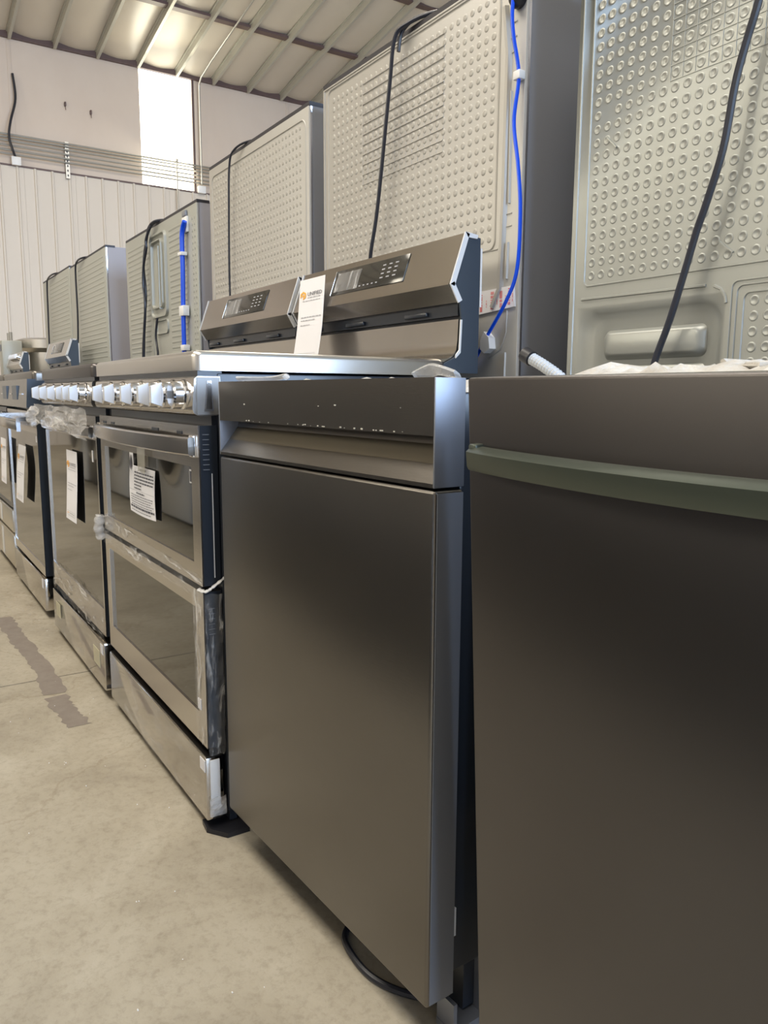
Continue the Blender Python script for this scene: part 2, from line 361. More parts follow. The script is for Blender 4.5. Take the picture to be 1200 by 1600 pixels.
# side walls and the near wall with its big open door
MB().box(WX, XN, YL-0.15, YL, 0, 10).build('wall_left', LINER, kind='structure', smooth=False)
MB().box(WX, XN, YR, YR+0.15, 0, 10).build('wall_right', LINER, kind='structure', smooth=False)
MB().box(XN, XN+0.15, YL, -1.0, 0, 10).box(XN, XN+0.15, 7.4, YR, 0, 10).box(XN, XN+0.15, -1.0, 7.4, 5.5, 10).build('wall_near', LINER, kind='structure', smooth=False)
# lit translucent panels high in the left wall
for i, lx in enumerate((-8.5, -5.2, -2.0)):
    B('window_%d' % (i+2), SKYL, None, lx-0.6, lx+0.6, YL+0.002, YL+0.03, 3.3, 5.5)['kind'] = 'structure'
# conduits on the far wall
names_c = ['topmost', 'second from the top', 'third from the top', 'third from the bottom', 'second from the bottom', 'lowest']
for i, zz in enumerate((4.667, 4.627, 4.576, 4.508, 4.444, 4.388)):
    o = MB().tube([(WX+0.07, YL+0.1, zz), (WX+0.07, 12.0, zz)], 0.012 if i % 2 else 0.014, 8).build('conduit', CONDUIT)
    tag(o, 'grey level conduit along the far wall, %s of six' % names_c[i], 'conduit', 'level conduits on the far wall')
def strut(yy, z0, z1, lab):
    t = thing('strut_bracket', lab, 'bracket', (WX, yy, z0))
    mb = MB().box(-0.02, 0.05, -0.03, -0.02, 0, z1-z0).box(-0.02, 0.05, 0.02, 0.03, 0, z1-z0).box(0.045, 0.053, -0.03, 0.03, 0, z1-z0); mb.build('channel', CONDUIT, t, smooth=False)
    mb = MB()
    q = 0.03
    while q < z1-z0-0.03: mb.box(0.0531, 0.0545, -0.01, 0.01, q, q+0.03); q += 0.07
    mb.build('slot_row', DARKTRIM, t, kind='stuff', smooth=False)
strut(2.78, 4.16, 4.70, 'short slotted strut holding the level conduits left of the bright panel')
o = MB().tube([(WX+0.10, 4.51, 4.70), (WX+0.10, 4.51, 2.6)], 0.013, 8).lathe([(0.03, -0.01), (0.03, 0.03)], (WX+0.10, 4.51, 4.68), (0, 0, 1), 8).build('drop_pipe', CONDUIT)
tag(o, 'thin upright pipe crossing the bright panel and running down behind the fridges', 'pipe')
pth = [(WX+0.09, 4.94, 4.36), (WX+0.09, 4.94, zc(WX)-0.32)]
pth += [(WX+0.12, 4.93, zc(WX)-0.20), (WX+0.22, 4.93, zc(WX)-0.12)]+[(WX+0.22+xx, 4.93, zc(WX+0.22+xx)-0.13) for xx in (0.5, 2, 6, 12)]
o = MB().tube(pth, 0.014, 8).build('bent_conduit', CONDUIT); tag(o, 'conduit rising beside the bright panel and bending along the ceiling', 'conduit')
for yy, zz, lab in ((2.04, 4.30, 'white junction box under the black hanging cord'), (4.945, 4.29, 'white junction box at the foot of the bent conduit')):
    t = thing('junction_box', lab, 'box', (WX, yy, zz)); B('box_body', WHITEP, t, 0.0, 0.08, -0.06, 0.06, -0.055, 0.055, bev=0.006); B('cover_plate', WHITEP, t, 0.08, 0.088, -0.065, 0.065, -0.06, 0.06, bev=0.003)
o = MB().tube(smooth_path([(WX+0.03, 2.067, 5.55), (WX+0.05, 2.085, 5.2), (WX+0.115, 1.99, 4.85), (WX+0.115, 1.955, 4.62), (WX+0.115, 2.0, 4.42), (WX+0.06, 2.03, 4.37)]), 0.018, 8).build('hanging_cable', CORD)
tag(o, 'loose black cable hanging on the far wall above a white box', 'cable')

# ================================================================== RANGES (cookers)
# local frame: x from 0 (right side) to -W, y 0 = front plane, z up.  world: (XR, 0.484, 0)
YS = 0.484; W = 0.757; RB = 0.60  # y of backguard
KNOBM = mat('lit_grip_metal', (0.78, 0.79, 0.82), 0.42, 0.45)
LOUV = mat('grey_louvre', (0.16, 0.17, 0.19), 0.4)
def knob(parent, x, z, m=CHROME, y=-0.004, rot=0.0):
    k = MB().lathe([(0.0285, 0), (0.0285, 0.006), (0.0255, 0.009), (0.0245, 0.024), (0.021, 0.027)], (0, 0, 0), (0, -1, 0), 28).build('knob', m, parent)
    k.location = (x, y, z)
    g = MB().prism([(-0.0235, -0.022), (0.0235, -0.022), (0.0155, -0.046), (-0.0155, -0.046)], 0, -0.007, 0.007)
    g.v = [(vx, vz, vy) for vx, vy, vz in [(p[0], p[1], p[2]) for p in g.v]]
    g.v = [(p[0], p[1], p[2]) for p in g.v]
    gm = g.build('grip', KNOBM if abs(rot) < 0.1 else DARK_STEEL, k, smooth=False); gm.rotation_euler = (0, rot, 0)  # upright grips painted bright with open-door light, the turned one painted dark
    if abs(rot) > 0.1: gm.scale = (1, 0.62, 1)
    return k
def backguard(parent, knobs=False, disp=True):
    # profile points in local y,z
    top = (0.607, 1.203); topb = (0.648, 1.198); mid = (0.568, 1.093); low = (0.591, 1.057)
    # steel console
    b = MB().prism([top, mid, low, (0.615, 1.057), (0.615, 1.10), (0.640, 1.198)], 0, -W+0.004, -0.005).build('console', STEEL, parent, smooth=False)
    bb = MB().prism([(0.600, 1.060), (0.645, 1.060), (0.645, 0.93), (0.612, 0.93), (0.612, 1.03), (0.600, 1.03)], 0, -W+0.01, -0.012).build('vent_recess', BLACKMETAL, parent, smooth=False)
    for sx in (-0.12, -0.40, -0.64): B('vent_louvre', BLACKMETAL, parent, sx-0.09, sx, 0.592, 0.600, 1.035, 1.045, bev=0.002)
    # lower splash panel curving out to the cooktop
    c = [(0.599, 1.022), (0.597, 0.975), (0.594, 0.955), (0.585, 0.943), (0.570, 0.936), (0.545, 0.934), (0.545, 0.928), (0.612, 0.928), (0.612, 1.022)]
    MB().prism(c, 0, -W+0.006, -0.008).build('splash_panel', STEEL, parent, angle=50)
    # dark end plates with bright front edges
    side = [(0.612, 1.200), (0.650, 1.196), (0.650, 0.905), (0.552, 0.905), (0.556, 0.925), (0.585, 0.939), (0.597, 0.950), (0.602, 1.019), (0.596, 1.057), (0.574, 1.093)]
    for xx, nm in ((-0.005, 'end_plate'), (-W, 'end_plate')):
        MB().prism(side, 0, xx, xx+0.005).build(nm, NAVY, parent, smooth=False)
    def strip(pa, pb, wd, m=CHROME):
        d = Vector((pb[0]-pa[0], pb[1]-pa[1])).normalized(); n_ = Vector((d.y, -d.x))*wd
        if n_.x < 0: n_ = -n_
        return [pa, pb, (pb[0]+n_.x, pb[1]+n_.y), (pa[0]+n_.x, pa[1]+n_.y)]
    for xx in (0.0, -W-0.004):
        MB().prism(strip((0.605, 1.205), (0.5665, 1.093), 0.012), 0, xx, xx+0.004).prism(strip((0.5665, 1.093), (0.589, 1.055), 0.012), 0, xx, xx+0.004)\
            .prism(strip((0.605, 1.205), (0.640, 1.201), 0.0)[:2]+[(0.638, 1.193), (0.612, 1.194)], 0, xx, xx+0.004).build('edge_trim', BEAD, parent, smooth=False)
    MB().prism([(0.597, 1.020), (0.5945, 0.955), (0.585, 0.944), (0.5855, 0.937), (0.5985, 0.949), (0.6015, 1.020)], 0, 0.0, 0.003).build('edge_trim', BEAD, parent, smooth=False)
    B('rear_sheet', WHITEP, parent, -W, 0.0, 0.651, 0.656, 1.05, 1.175)
    n = Vector((0, mid[1]-top[1], -(mid[0]-top[0]))).normalized()  # outward normal of the sloped face
    if n.y > 0: n = -n
    ax = math.atan2(-n.y, 0)  # unused, kept simple
    tilt = math.atan2(top[0]-mid[0], top[1]-mid[1])
    def onface(name, m, x0, x1, s0, s1, t, par=parent, label=None):
        """rectangle on the sloped face, s measured up the face from mid"""
        o = MB().box(x0, x1, -t, 0, s0, s1, bev=min(t*0.3, 0.001)).build(name, m, par, label)
        o.location = (0, mid[0], mid[1]); o.rotation_euler = (-tilt, 0, 0); return o
    if disp:
        d = onface('control_display', PANELGLASS, -0.545, -0.195, 0.030, 0.100, 0.002)
        p_ = onface('display_film', FILM_V, -0.530, -0.410, 0.038, 0.092, 0.0012); p_.location.y -= 0.0022
        g = onface('display_edge', CHROME, -0.549, -0.545, 0.030, 0.100, 0.003)
        mb = MB(); rnd = random.Random(3)
        for r in range(4):
            for q in range(3): mb.box(-0.305+q*0.028, -0.292+q*0.028, -0.0028, -0.0021, 0.050+r*0.011, 0.053+r*0.011)
        for q in range(5): mb.box(-0.40+q*0.02, -0.393+q*0.02, -0.0028, -0.0021, 0.040, 0.043)
        o = mb.build('key_legend', INK_L, parent, kind='stuff', smooth=False); o.location = (0, mid[0], mid[1]); o.rotation_euler = (-tilt, 0, 0)
    if knobs:
        for q in range(5):
            k = knob(parent, -0.10-0.09*q, 0, CHROME); k.location = (-0.09-0.085*q, mid[0]+0.022, mid[1]+0.060); k.rotation_euler = (-tilt, 0, 0)
    return tilt, mid
def toprail(x0, x1, y0, y1, z0, z1, r):
    mb = MB(); L_ = []
    for q in (None, 0, 1, 2, 3, 4):
        if q is None: ins, zz = 0.0, z0
        else: a = q/4*PI/2; ins = r*(1-math.cos(a)); zz = z1-r+r*math.sin(a)
        L_.append([(p[0], p[2], zz) for p in rrect(x0+ins, x1-ins, y0+ins, y1-ins, 0.016-ins*0.5, 0, 4)])
    mb.loops(L_); mb.add(L_[0], [tuple(range(len(L_[0])))]); return mb
def make_range(label, xr, kind='double', top_m=STEEL_SOFT, group=None, guard=True, gk=False, knobs=True, full=True):
    t = thing('range_cooker', label, 'cooker', (xr, YS, 0), 0, group)
    # carcass
    B('body', BLACKMETAL if kind != 'slide' else NAVY, t, -W+0.004, -0.004, 0.040, 0.64, 0.035, 0.895, bev=0.003)
    # cooktop: rounded steel frame + black ceramic glass
    toprail(-W, 0.0, -0.004, 0.56, 0.899, 0.935, 0.011).build('cooktop_frame', top_m, t, angle=50)
    B('cooktop_glass', PANELGLASS, t, -W+0.04, -0.04, 0.05, 0.53, 0.9335, 0.9365, bev=0.001)
    B('gap_strip', BLACKMETAL, t, -W+0.008, -0.006, 0.004, 0.05, 0.889, 0.900)
    # four levelling feet
    for fx in (-0.035, -W+0.035):
        for fy in (0.06, 0.58):
            MB().lathe([(0.022, 0), (0.022, 0.008), (0.010, 0.012), (0.010, 0.045)], (fx, fy, 0), (0, 0, 1), 6).build('levelling_foot', BLACKRUB, t, smooth=False)
    if guard: backguard(t, gk, not gk)
    return t
def oven_door(t, z0, z1, g0, g1, m=STEEL, gx=(-0.045, -W+0.05), name='oven_door', slots=False, th=0.036):
    """steel frame with a recessed mirrored window"""
    mb = MB(); y0 = 0.0
    xl, xr = -W+0.006, -0.004; gr, gl = gx
    mb.box(xl, xr, y0, y0+th, z0, g0).box(xl, xr, y0, y0+th, g1, z1).box(xl, gl, y0, y0+th, g0, g1).box(gr, xr, y0, y0+th, g0, g1)
    d = mb.build(name, m, t, smooth=False)
    B('window_glass', GLASS, d, gl, gr, y0+0.003, y0+0.008, g0, g1)
    B('window_edge', CHROME, d, gl-0.001, gl+0.005, y0-0.002, y0+0.003, g0, g1)
    e = MB().box(xr, xr+0.0025, y0+0.000, y0+0.003, z0, z1).build('bright_edge', CHROME, d, smooth=False)
    B('door_side', BLACKMETAL, d, xr, xr+0.002, y0+0.003, y0+th, z0, z1)
    return d
def curved_handle(t, x0, x1, z, h, bow, off, m=STEEL, depth=0.012):
    n = 16; vs = []
    for i in range(n+1):
        u = i/n; x = x0+(x1-x0)*u; yb = -off-bow*math.sin(PI*u)**0.7 if 0 < i < n else -off
        for dy, dz in ((0, -h/2), (-depth*0.8, -h/2), (-depth, -h/2+0.0025), (-depth, h/2-0.0025), (-depth*0.8, h/2), (0, h/2)): vs.append((x, yb+dy, z+dz))
    fs = [(i*6+k, i*6+(k+1) % 6, (i+1)*6+(k+1) % 6, (i+1)*6+k) for i in range(n) for k in range(6)]+[(0, 1, 2, 3, 4, 5), tuple(n*6+k for k in range(6))]
    hd = MB().add(vs, fs).build('handle', m, t, angle=18)
    for xx in (x0, x1-0.022 if x1 > x0 else x1):
        B('handle_bracket', STEEL if xx < -0.4 else CHROME, hd, min(xx, xx+0.022), max(xx, xx+0.022), -off-0.004, 0.004, z-h/2-0.004, z+h/2+0.004, bev=0.003)
    return hd

def clear_film(name, mb, parent, m=FILM, label=None):
    o = mb.build(name, m, parent, label=label, angle=180); return o

# ---- near range: double oven, steel top
R1X = -1.369
r1 = make_range('nearest steel double-oven range beside the dark grey dishwasher, price tag on its backguard', R1X, 'double')
cp = MB().prism([(-0.006, 0.823), (-0.009, 0.830), (-0.004, 0.884), (0.002, 0.889), (0.045, 0.889), (0.045, 0.818), (0.0, 0.818)], 0, -W+0.002, -0.002).build('control_panel', STEEL, r1, angle=50)
MB().ridge([], 0, 0, 0) if False else None
B('side_plate', mat('brushed_end_plate', (0.30, 0.29, 0.28), 0.5, 0.7), cp, -0.002, -0.0005, 0.0, 0.044, 0.820, 0.887)
tri = MB(); tri.prism([(0.012, 0.826), (0.030, 0.826), (0.027, 0.881), (0.019, 0.881)], 0, -0.0021, 0.0015).build('side_emblem', CHROME, cp, smooth=False)
MB().prism([(0.015, 0.830), (0.0275, 0.830), (0.0255, 0.877), (0.0205, 0.877)], 0, 0.0015, 0.0022).build('emblem_inset', DARK_STEEL, cp, smooth=False)
for i, kx in enumerate((-0.056, -0.118, -0.205, -0.335, -0.480, -0.590)):
    knob(cp, kx, 0.8555, rot=(PI/2 if i == 0 else 0.0))
B('gap_shadow_plate', BLACKMETAL, r1, -W+0.01, -0.012, 0.03, 0.05, 0.795, 0.822)
d1 = oven_door(r1, 0.500, 0.800, 0.540, 0.722)
mb = MB()
for sx in (-0.09, -0.24, -0.60, -0.68): mb.box(sx-0.045 if sx == -0.24 else sx-0.03, sx, -0.0012, 0.0, 0.781, 0.787)
mb.build('vent_slot_row', BLACKMETAL, d1, kind='stuff', smooth=False)
curved_handle(r1, -W+0.006, -0.012, 0.762, 0.033, 0.024, 0.004)
d2 = oven_door(r1, 0.178, 0.488, 0.240, 0.452, name='lower_oven_door')
# louvres, and a pale strip painting the light caught on the door-side lip
for i in range(8): B('side_louvre', LOUV, d1, -0.002, -0.0008, 0.008, 0.020, 0.783-i*0.0092, 0.7845-i*0.0092)
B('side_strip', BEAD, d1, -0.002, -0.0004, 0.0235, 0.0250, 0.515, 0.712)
for i in range(6): B('side_louvre', LOUV, d2, -0.002, -0.0012, 0.010, 0.022, 0.455-i*0.010, 0.456-i*0.010)
dr = B('drawer', STEEL_SHINY, r1, -W+0.006, -0.004, -0.004, 0.032, 0.028, 0.157, bev=0.002)
B('drawer_lip', DARK_STEEL, dr, -W+0.010, -0.006, -0.002, 0.030, 0.157, 0.160)
B('drawer_label', PAPER, dr, -0.034, -0.006, -0.0052, -0.0042, 0.128, 0.152)
B('foam_strip', WHITEP, dr, -0.0042, -0.0015, 0.004, 0.024, 0.050, 0.152, bev=0.001, label='white foam strip stuck on the drawer end')
B('kick_rail', BLACKMETAL, r1, -W+0.02, -0.01, 0.045, 0.06, 0.012, 0.04)
MB().prism([(-0.045, 0.000), (-0.010, -0.004), (0.030, 0.024), (0.030, 0.070), (-0.045, 0.070)], 2, 0.0, 0.010).build('foot_pad', BLACKRUB, r1, smooth=False)
B('door_sticker', PAPER, d1, -0.062, -0.046, 0.0018, 0.0026, 0.690, 0.716); B('sticker_print', INK, d1, -0.058, -0.050, 0.0010, 0.0017, 0.693, 0.713)
B('lower_door_sticker', PAPER, d2, -0.046, -0.030, -0.0012, -0.0002, 0.247, 0.268)
# protective film
clear_film('film_wrap', crumple(-W-0.004, 0.0, 0, 0, -0.001, 0.0012, 46, 6, 1, taper=lambda u: (0.462+0.012*u, 0.535-0.018*u)), r1)
clear_film('film_wrap', crumple(-0.055, 0.000, 0.182, 0.490, -0.0012, 0.0012, 5, 26, 2), r1, FILM_V)
clear_film('film_wrap', crumple(-W+0.008, -0.01, 0.030, 0.155, -0.0048, 0.0003, 12, 5, 5), r1, FILM_THIN)
mb = crumple(0.002, 0.036, 0.165, 0.486, 0.0, 0.0026, 5, 26, 3); mb.v = [(0.0006-(p[1]), p[0], p[2]) for p in mb.v]; clear_film('film_wrap', mb, r1, FILM_V)
mb = crumple(0.0, 0.034, 0.036, 0.075, 0.0, 0.0015, 5, 6, 8); mb.v = [(0.0006-(p[1]), p[0], p[2]) for p in mb.v]; clear_film('film_wrap', mb, r1, FILM_HEAVY)
mb = MB().tube(smooth_path([(-0.02, -0.004, 0.492), (0.004, 0.004, 0.492), (0.008, 0.020, 0.502), (0.012, 0.044, 0.520)]), [0.002+0.003*abs(math.sin(i*1.9)) for i in range(19)], 6, flat=0.35); clear_film('film_twist', mb, r1, FILM_HEAVY)
mb = MB().tube(smooth_path([(-W-0.008, -0.006, 0.470), (-W-0.002, -0.014, 0.500), (-W+0.004, -0.010, 0.535)]), [0.010+0.005*abs(math.sin(i*2.3)) for i in range(13)], 7); clear_film('film_twist', mb, r1, FILM_HEAVY)

# ---- second range: single oven, wrapped handle, dark top
R2X = -2.165
r2 = make_range('second steel range from the dishwashers, its oven handle wrapped in crumpled film', R2X, 'single', top_m=DARK_STEEL2)
cp2 = MB().prism([(-0.006, 0.823), (-0.009, 0.830), (-0.004, 0.884), (0.002, 0.889), (0.045, 0.889), (0.045, 0.818), (0.0, 0.818)], 0, -W+0.002, -0.002).build('control_panel', STEEL, r2, angle=50)
for i, kx in enumerate((-0.070, -0.165, -0.255, -0.395, -0.530, -0.670)): knob(cp2, kx, 0.8555, rot=0.0)
B('gap_shadow_plate', BLACKMETAL, r2, -W+0.01, -0.012, 0.03, 0.05, 0.795, 0.822)
od = oven_door(r2, 0.185, 0.795, 0.262, 0.730, gx=(-0.012, -W+0.014))
B('door_sticker', PAPER, od, -0.075, -0.060, 0.0018, 0.0026, 0.668, 0.700)
curved_handle(r2, -W+0.02, -0.02, 0.752, 0.028, 0.014, 0.004)
dr2 = B('drawer', STEEL_SHINY, r2, -W+0.006, -0.004, -0.008, 0.032, 0.028, 0.165, bev=0.002)
B('drawer_label', PAPER, dr2, -0.040, -0.012, -0.0094, -0.0084, 0.130, 0.158)
for q in (-0.13, -0.70): B('masking_tape', mat('pale_tape', (0.60, 0.56, 0.40), 0.6), dr2, q, q+0.075, -0.0095, -0.0085, 0.080, 0.130)
B('bright_end', CHROME, dr2, -0.004, -0.001, -0.006, 0.026, 0.034, 0.160)
clear_film('film_wrap', crumple(-W+0.004, 0.034, 0, 0, -0.030, 0.006, 13, 5, 11, taper=lambda u: (0.756-0.022*u, 0.817)), r2, FILM_HEAVY)
clear_film('film_wrap', crumple(-W+0.006, -0.01, 0, 0, -0.002, 0.002, 30, 5, 12, taper=lambda u: (0.170, 0.262+0.015*math.sin(u*3))), r2, FILM)
clear_film('film_wrap', crumple(-W+0.008, -0.01, 0.032, 0.160, -0.009, 0.0005, 20, 6, 15), r2, FILM_THIN)
mb = MB().tube(smooth_path([(-W+0.03, -0.035, 0.800), (-W-0.012, -0.045, 0.775), (-W-0.004, -0.030, 0.745)]), [0.012+0.006*abs(math.sin(i*2.1)) for i in range(13)], 7); clear_film('film_twist', mb, r2, FILM_HEAVY)

# ---- third range: slide-in with digital front, dark blue side in view
R3X = -3.105
r3 = make_range('slide-in range with a digital black front and dark blue side, third from the dishwashers', R3X, 'slide', top_m=DARK_STEEL, guard=False)
cp3 = MB().prism([(-0.030, 0.800), (-0.022, 0.905), (0.045, 0.905), (0.045, 0.800)], 0, -W+0.002, -0.008).build('control_panel', PANELGLASS, r3, smooth=False)
MB().prism([(-0.030, 0.800), (-0.022, 0.905), (0.045, 0.905), (0.045, 0.800)], 0, -0.008, -0.001).build('panel_end_cap', NAVY, cp3, smooth=False)
for q in (-0.22, -0.50): B('touch_screen', NAVY, cp3, q-0.12, q, -0.0300, -0.024, 0.828, 0.882)
for q in (-0.10, -0.36, -0.62): B('chrome_band', CHROME, cp3, q-0.055, q, -0.0295, -0.024, 0.848, 0.852)
od3 = oven_door(r3, 0.165, 0.785, 0.200, 0.705, gx=(-0.010, -W+0.012))
hb = MB().box(-W+0.03, -0.07, -0.062, -0.046, 0.715, 0.755, bev=0.003).build('handle', STEEL, od3)
MB().prism([(-0.060, 0.712), (-0.060, 0.765), (0.0, 0.765), (0.0, 0.735), (-0.012, 0.735), (-0.012, 0.750), (-0.046, 0.750), (-0.046, 0.712)], 0, -0.07, -0.058).build('handle_bracket', CHROME, hb, smooth=False)
MB().prism([(-0.060, 0.712), (-0.060, 0.765), (0.0, 0.765), (0.0, 0.735), (-0.012, 0.735), (-0.012, 0.750), (-0.046, 0.750), (-0.046, 0.712)], 0, -W+0.02, -W+0.032).build('handle_bracket', CHROME, hb, smooth=False)
B('door_sticker', PAPER, od3, -0.045, -0.030, 0.0018, 0.0026, 0.672, 0.695)
dr3 = B('drawer', STEEL_SHINY, r3, -W+0.006, -0.004, -0.006, 0.032, 0.030, 0.155, bev=0.002)
B('drawer_label', PAPER, dr3, -0.05, -0.022, -0.0074, -0.0062, 0.115, 0.150)
for q in (0.14, 0.20): B('side_strip', CHROME, r3, -0.004, -0.0025, q*0.3, q*0.3+0.003, 0.60, 0.76)

# ---- fourth range: only its low pale drawers show past the third
R4X = -3.885
r4 = make_range('fourth range in the row with two pale steel drawers at its foot', R4X, 'slide', top_m=DARK_STEEL, guard=False)
cp4 = MB().prism([(-0.010, 0.800), (-0.004, 0.895), (0.045, 0.895), (0.045, 0.800)], 0, -W+0.002, -0.002).build('control_panel', CREAM, r4, smooth=False)
od4 = oven_door(r4, 0.330, 0.790, 0.345, 0.700, m=BLACKMETAL)
curved_handle(r4, -W+0.02, -0.02, 0.752, 0.026, 0.004, 0.016)
for z0, z1 in ((0.215, 0.318), (0.045, 0.200)):
    dd = B('drawer', CREAM, r4, -W+0.006, -0.004, -0.004, 0.032, z0, z1, bev=0.003)
    B('masking_tape', WHITEP, dd, -0.42, -0.36, -0.0055, -0.0045, z0+0.01, z1-0.01)

# ---- fifth and sixth, further down the row: backguards show above the third one's top
r5 = make_range('far range whose grey backguard shows above the slide-in range top', -5.455, 'single', top_m=STEEL_SOFT)
cp5 = MB().prism([(-0.009, 0.830), (-0.004, 0.889), (0.045, 0.889), (0.045, 0.818)], 0, -W+0.002, -0.002).build('control_panel', STEEL, r5, smooth=False)
oven_door(r5, 0.185, 0.795, 0.262, 0.730); B('drawer', STEEL_SHINY, r5, -W+0.006, -0.004, -0.006, 0.032, 0.030, 0.160, bev=0.002)
r6 = make_range('farthest range, five knobs in a row on its backguard', -7.46, 'single', top_m=STEEL_SOFT, gk=True)
cp6 = MB().prism([(-0.009, 0.830), (-0.004, 0.889), (0.045, 0.889), (0.045, 0.818)], 0, -W+0.002, -0.002).build('control_panel', STEEL, r6, smooth=False)
oven_door(r6, 0.185, 0.795, 0.262, 0.730); B('drawer', STEEL_SHINY, r6, -W+0.006, -0.004, -0.006, 0.032, 0.030, 0.160, bev=0.002)
# grey curved-top cabinet behind it
t = thing('steel_cabinet', 'grey curved-top steel appliance behind the farthest range', 'appliance', (-8.6, 1.55, 0))
MB().lathe([(0.30, 0.0), (0.30, 1.22), (0.36, 1.26), (0.36, 1.34), (0.30, 1.36)], (0, 0, 0.02), (0, 0, 1), 28).build('drum_body', STEEL_SOFT, t)
t2 = MB().box(0.10, 0.30, -0.52, -0.34, 0.9, 1.34, bev=0.008).build('control_box', FR_BACK3, t)
B('small_display', BLACKMETAL, t2, 0.13, 0.27, -0.524, -0.519, 1.24, 1.30)
MB().tube([(0.12, -0.43, 1.34), (0.12, -0.43, 1.42)], 0.015, 8).tube([(0.27, -0.43, 1.34), (0.27, -0.43, 1.42)], 0.015, 8).build('pipe_stub', CONDUIT, t)
MB().box(0.08, 0.32, -0.52, -0.30, 0.0, 0.9, bev=0.004).build('control_stand', FR_BACK3, t)

# ================================================================== PRICE TAGS AND PAPERS
def price_tag(label, pts_mid, width, dirx=(1, 0, 0), big=True):
    """pts_mid: (x,y,z) of the left edge from top to bottom"""
    P = smooth_path(pts_mid, 5); n = len(P)
    vs = []; dv = Vector(dirx)*width
    t = thing('price_tag', label, 'tag', P[-1])
    o0 = Vector(P[-1])
    for p in P: vs += [p-o0, p+dv-o0]
    for p in P: vs += [p-o0+Vector((0, 0.0006, 0)), p+dv-o0+Vector((0, 0.0006, 0))]
    m = 2*n; fs = [(2*i, 2*i+1, 2*i+3, 2*i+2) for i in range(n-1)]+[(m+2*i+2, m+2*i+3, m+2*i+1, m+2*i) for i in range(n-1)]
    fs += [(2*i+2, m+2*i+2, m+2*i, 2*i) for i in range(n-1)]+[(2*i+1, m+2*i+1, m+2*i+3, 2*i+3) for i in range(n-1)]+[(0, m, m+1, 1), (2*n-2, 2*n-1, m+2*n-1, m+2*n-2)]
    MB().add(vs, fs).build('sheet', PAPER, t)
    # lengths along the tag
    L = [0]
    for i in range(n-1): L.append(L[-1]+(P[i+1]-P[i]).length)
    def at(s, u, lift=0.0010):
        s = max(0, min(0.9999, s))*L[-1]
        for i in range(n-1):
            if L[i+1] >= s:
                f = (s-L[i])/(L[i+1]-L[i]); p = P[i].lerp(P[i+1], f); tg = (P[i+1]-P[i]).normalized(); nn = tg.cross(Vector(dirx)).normalized()
                if nn.y > 0: nn = -nn
                return p+dv*u+nn*lift-o0
    def patch(mb, s0, s1, u0, u1, div=1):
        for q in range(div):
            a = s0+(s1-s0)*q/div; b_ = s0+(s1-s0)*(q+1)/div
            mb.add([at(a, u0), at(a, u1), at(b_, u1), at(b_, u0)], [(0, 1, 2, 3)])
    def warp_text(name, s, s_top, s_h, u0, u1, m):
        o = text(name, s, 1.0, m, t, (0, 0, 0), (0, 0, 0)); me = o.data
        xs = [v.co.x for v in me.vertices]; ys = [v.co.y for v in me.vertices]; a, b_ = min(xs), max(xs); c, d = min(ys), max(ys)
        for v in me.vertices:
            uu = u0+(u1-u0)*(v.co.x-a)/(b_-a); ss = s_top+s_h*(1-(v.co.y-c)/(d-c)); v.co = at(ss, uu, 0.0012)
    # logo: six-sided ring
    mb = MB(); k6 = []
    for rr in (1.0, 0.55):
        for q in range(6):
            a = PI/6+q*PI/3; k6.append(at(0.195+0.052*rr*math.sin(a), 0.17+0.13*rr*math.cos(a), 0.0012))
    mb.add(k6, [(q, (q+1) % 6, 6+(q+1) % 6, 6+q) for q in range(6) if q != 1]); patch(mb, 0.185, 0.21, 0.13, 0.21)
    mb.build('logo', ORANGE, t, smooth=False)
    warp_text('shop_name', 'UNIFIED', 0.165, 0.045, 0.36, 0.92, INK)
    rnd = random.Random(len(label)); mb = MB()
    for s0, u0, u1, hh in ((0.225, 0.36, 0.86, 0.010), (0.262, 0.16, 0.86, 0.008), (0.455, 0.14, 0.94, 0.011), (0.492, 0.14, 0.72, 0.011), (0.548, 0.14, 0.56, 0.010), (0.935, 0.22, 0.86, 0.004)):
        u = u0
        while u < u1-0.03:
            w_ = rnd.uniform(0.04, 0.12); patch(mb, s0, s0+hh, u, min(u+w_, u1)); u += w_+0.022
    mb.build('printed_lines', INK_L, t, kind='stuff', smooth=False)
    mb = MB(); patch(mb, 0.868, 0.871, 0.12, 0.86); patch(mb, 0.925, 0.928, 0.12, 0.86); patch(mb, 0.868, 0.928, 0.12, 0.126); patch(mb, 0.868, 0.928, 0.854, 0.86)
    mb.build('warranty_frame', INK_L, t, smooth=False)
    warp_text('warranty_text', '1 Year Warranty', 0.885, 0.026, 0.34, 0.82, INK)
    mb = MB(); patch(mb, 0.89, 0.908, 0.16, 0.21); patch(mb, 0.897, 0.902, 0.21, 0.30); mb.build('warranty_key', ORANGE, t, smooth=False)
    return t
price_tag('white price tag leaning against the nearest range backguard', [(-2.095, 1.062, 1.182), (-2.080, 1.050, 1.130), (-2.068, 1.040, 1.085), (-2.056, 1.028, 1.03), (-2.052, 1.010, 0.937)], 0.150)
price_tag('white price tag hanging on the wrapped-handle range door', [(-2.548, 0.478, 0.684), (-2.556, 0.477, 0.60), (-2.585, 0.474, 0.466)], 0.150)
price_tag('white price tag hanging on the slide-in range door, curling outward', [(-3.510, 0.474, 0.646), (-3.535, 0.466, 0.55), (-3.610, 0.466, 0.410)], 0.19)
price_tag('white price tag at the left edge, on the fourth range', [(-3.99, 0.466, 0.650), (-4.02, 0.466, 0.56), (-4.07, 0.466, 0.44)], 0.17)
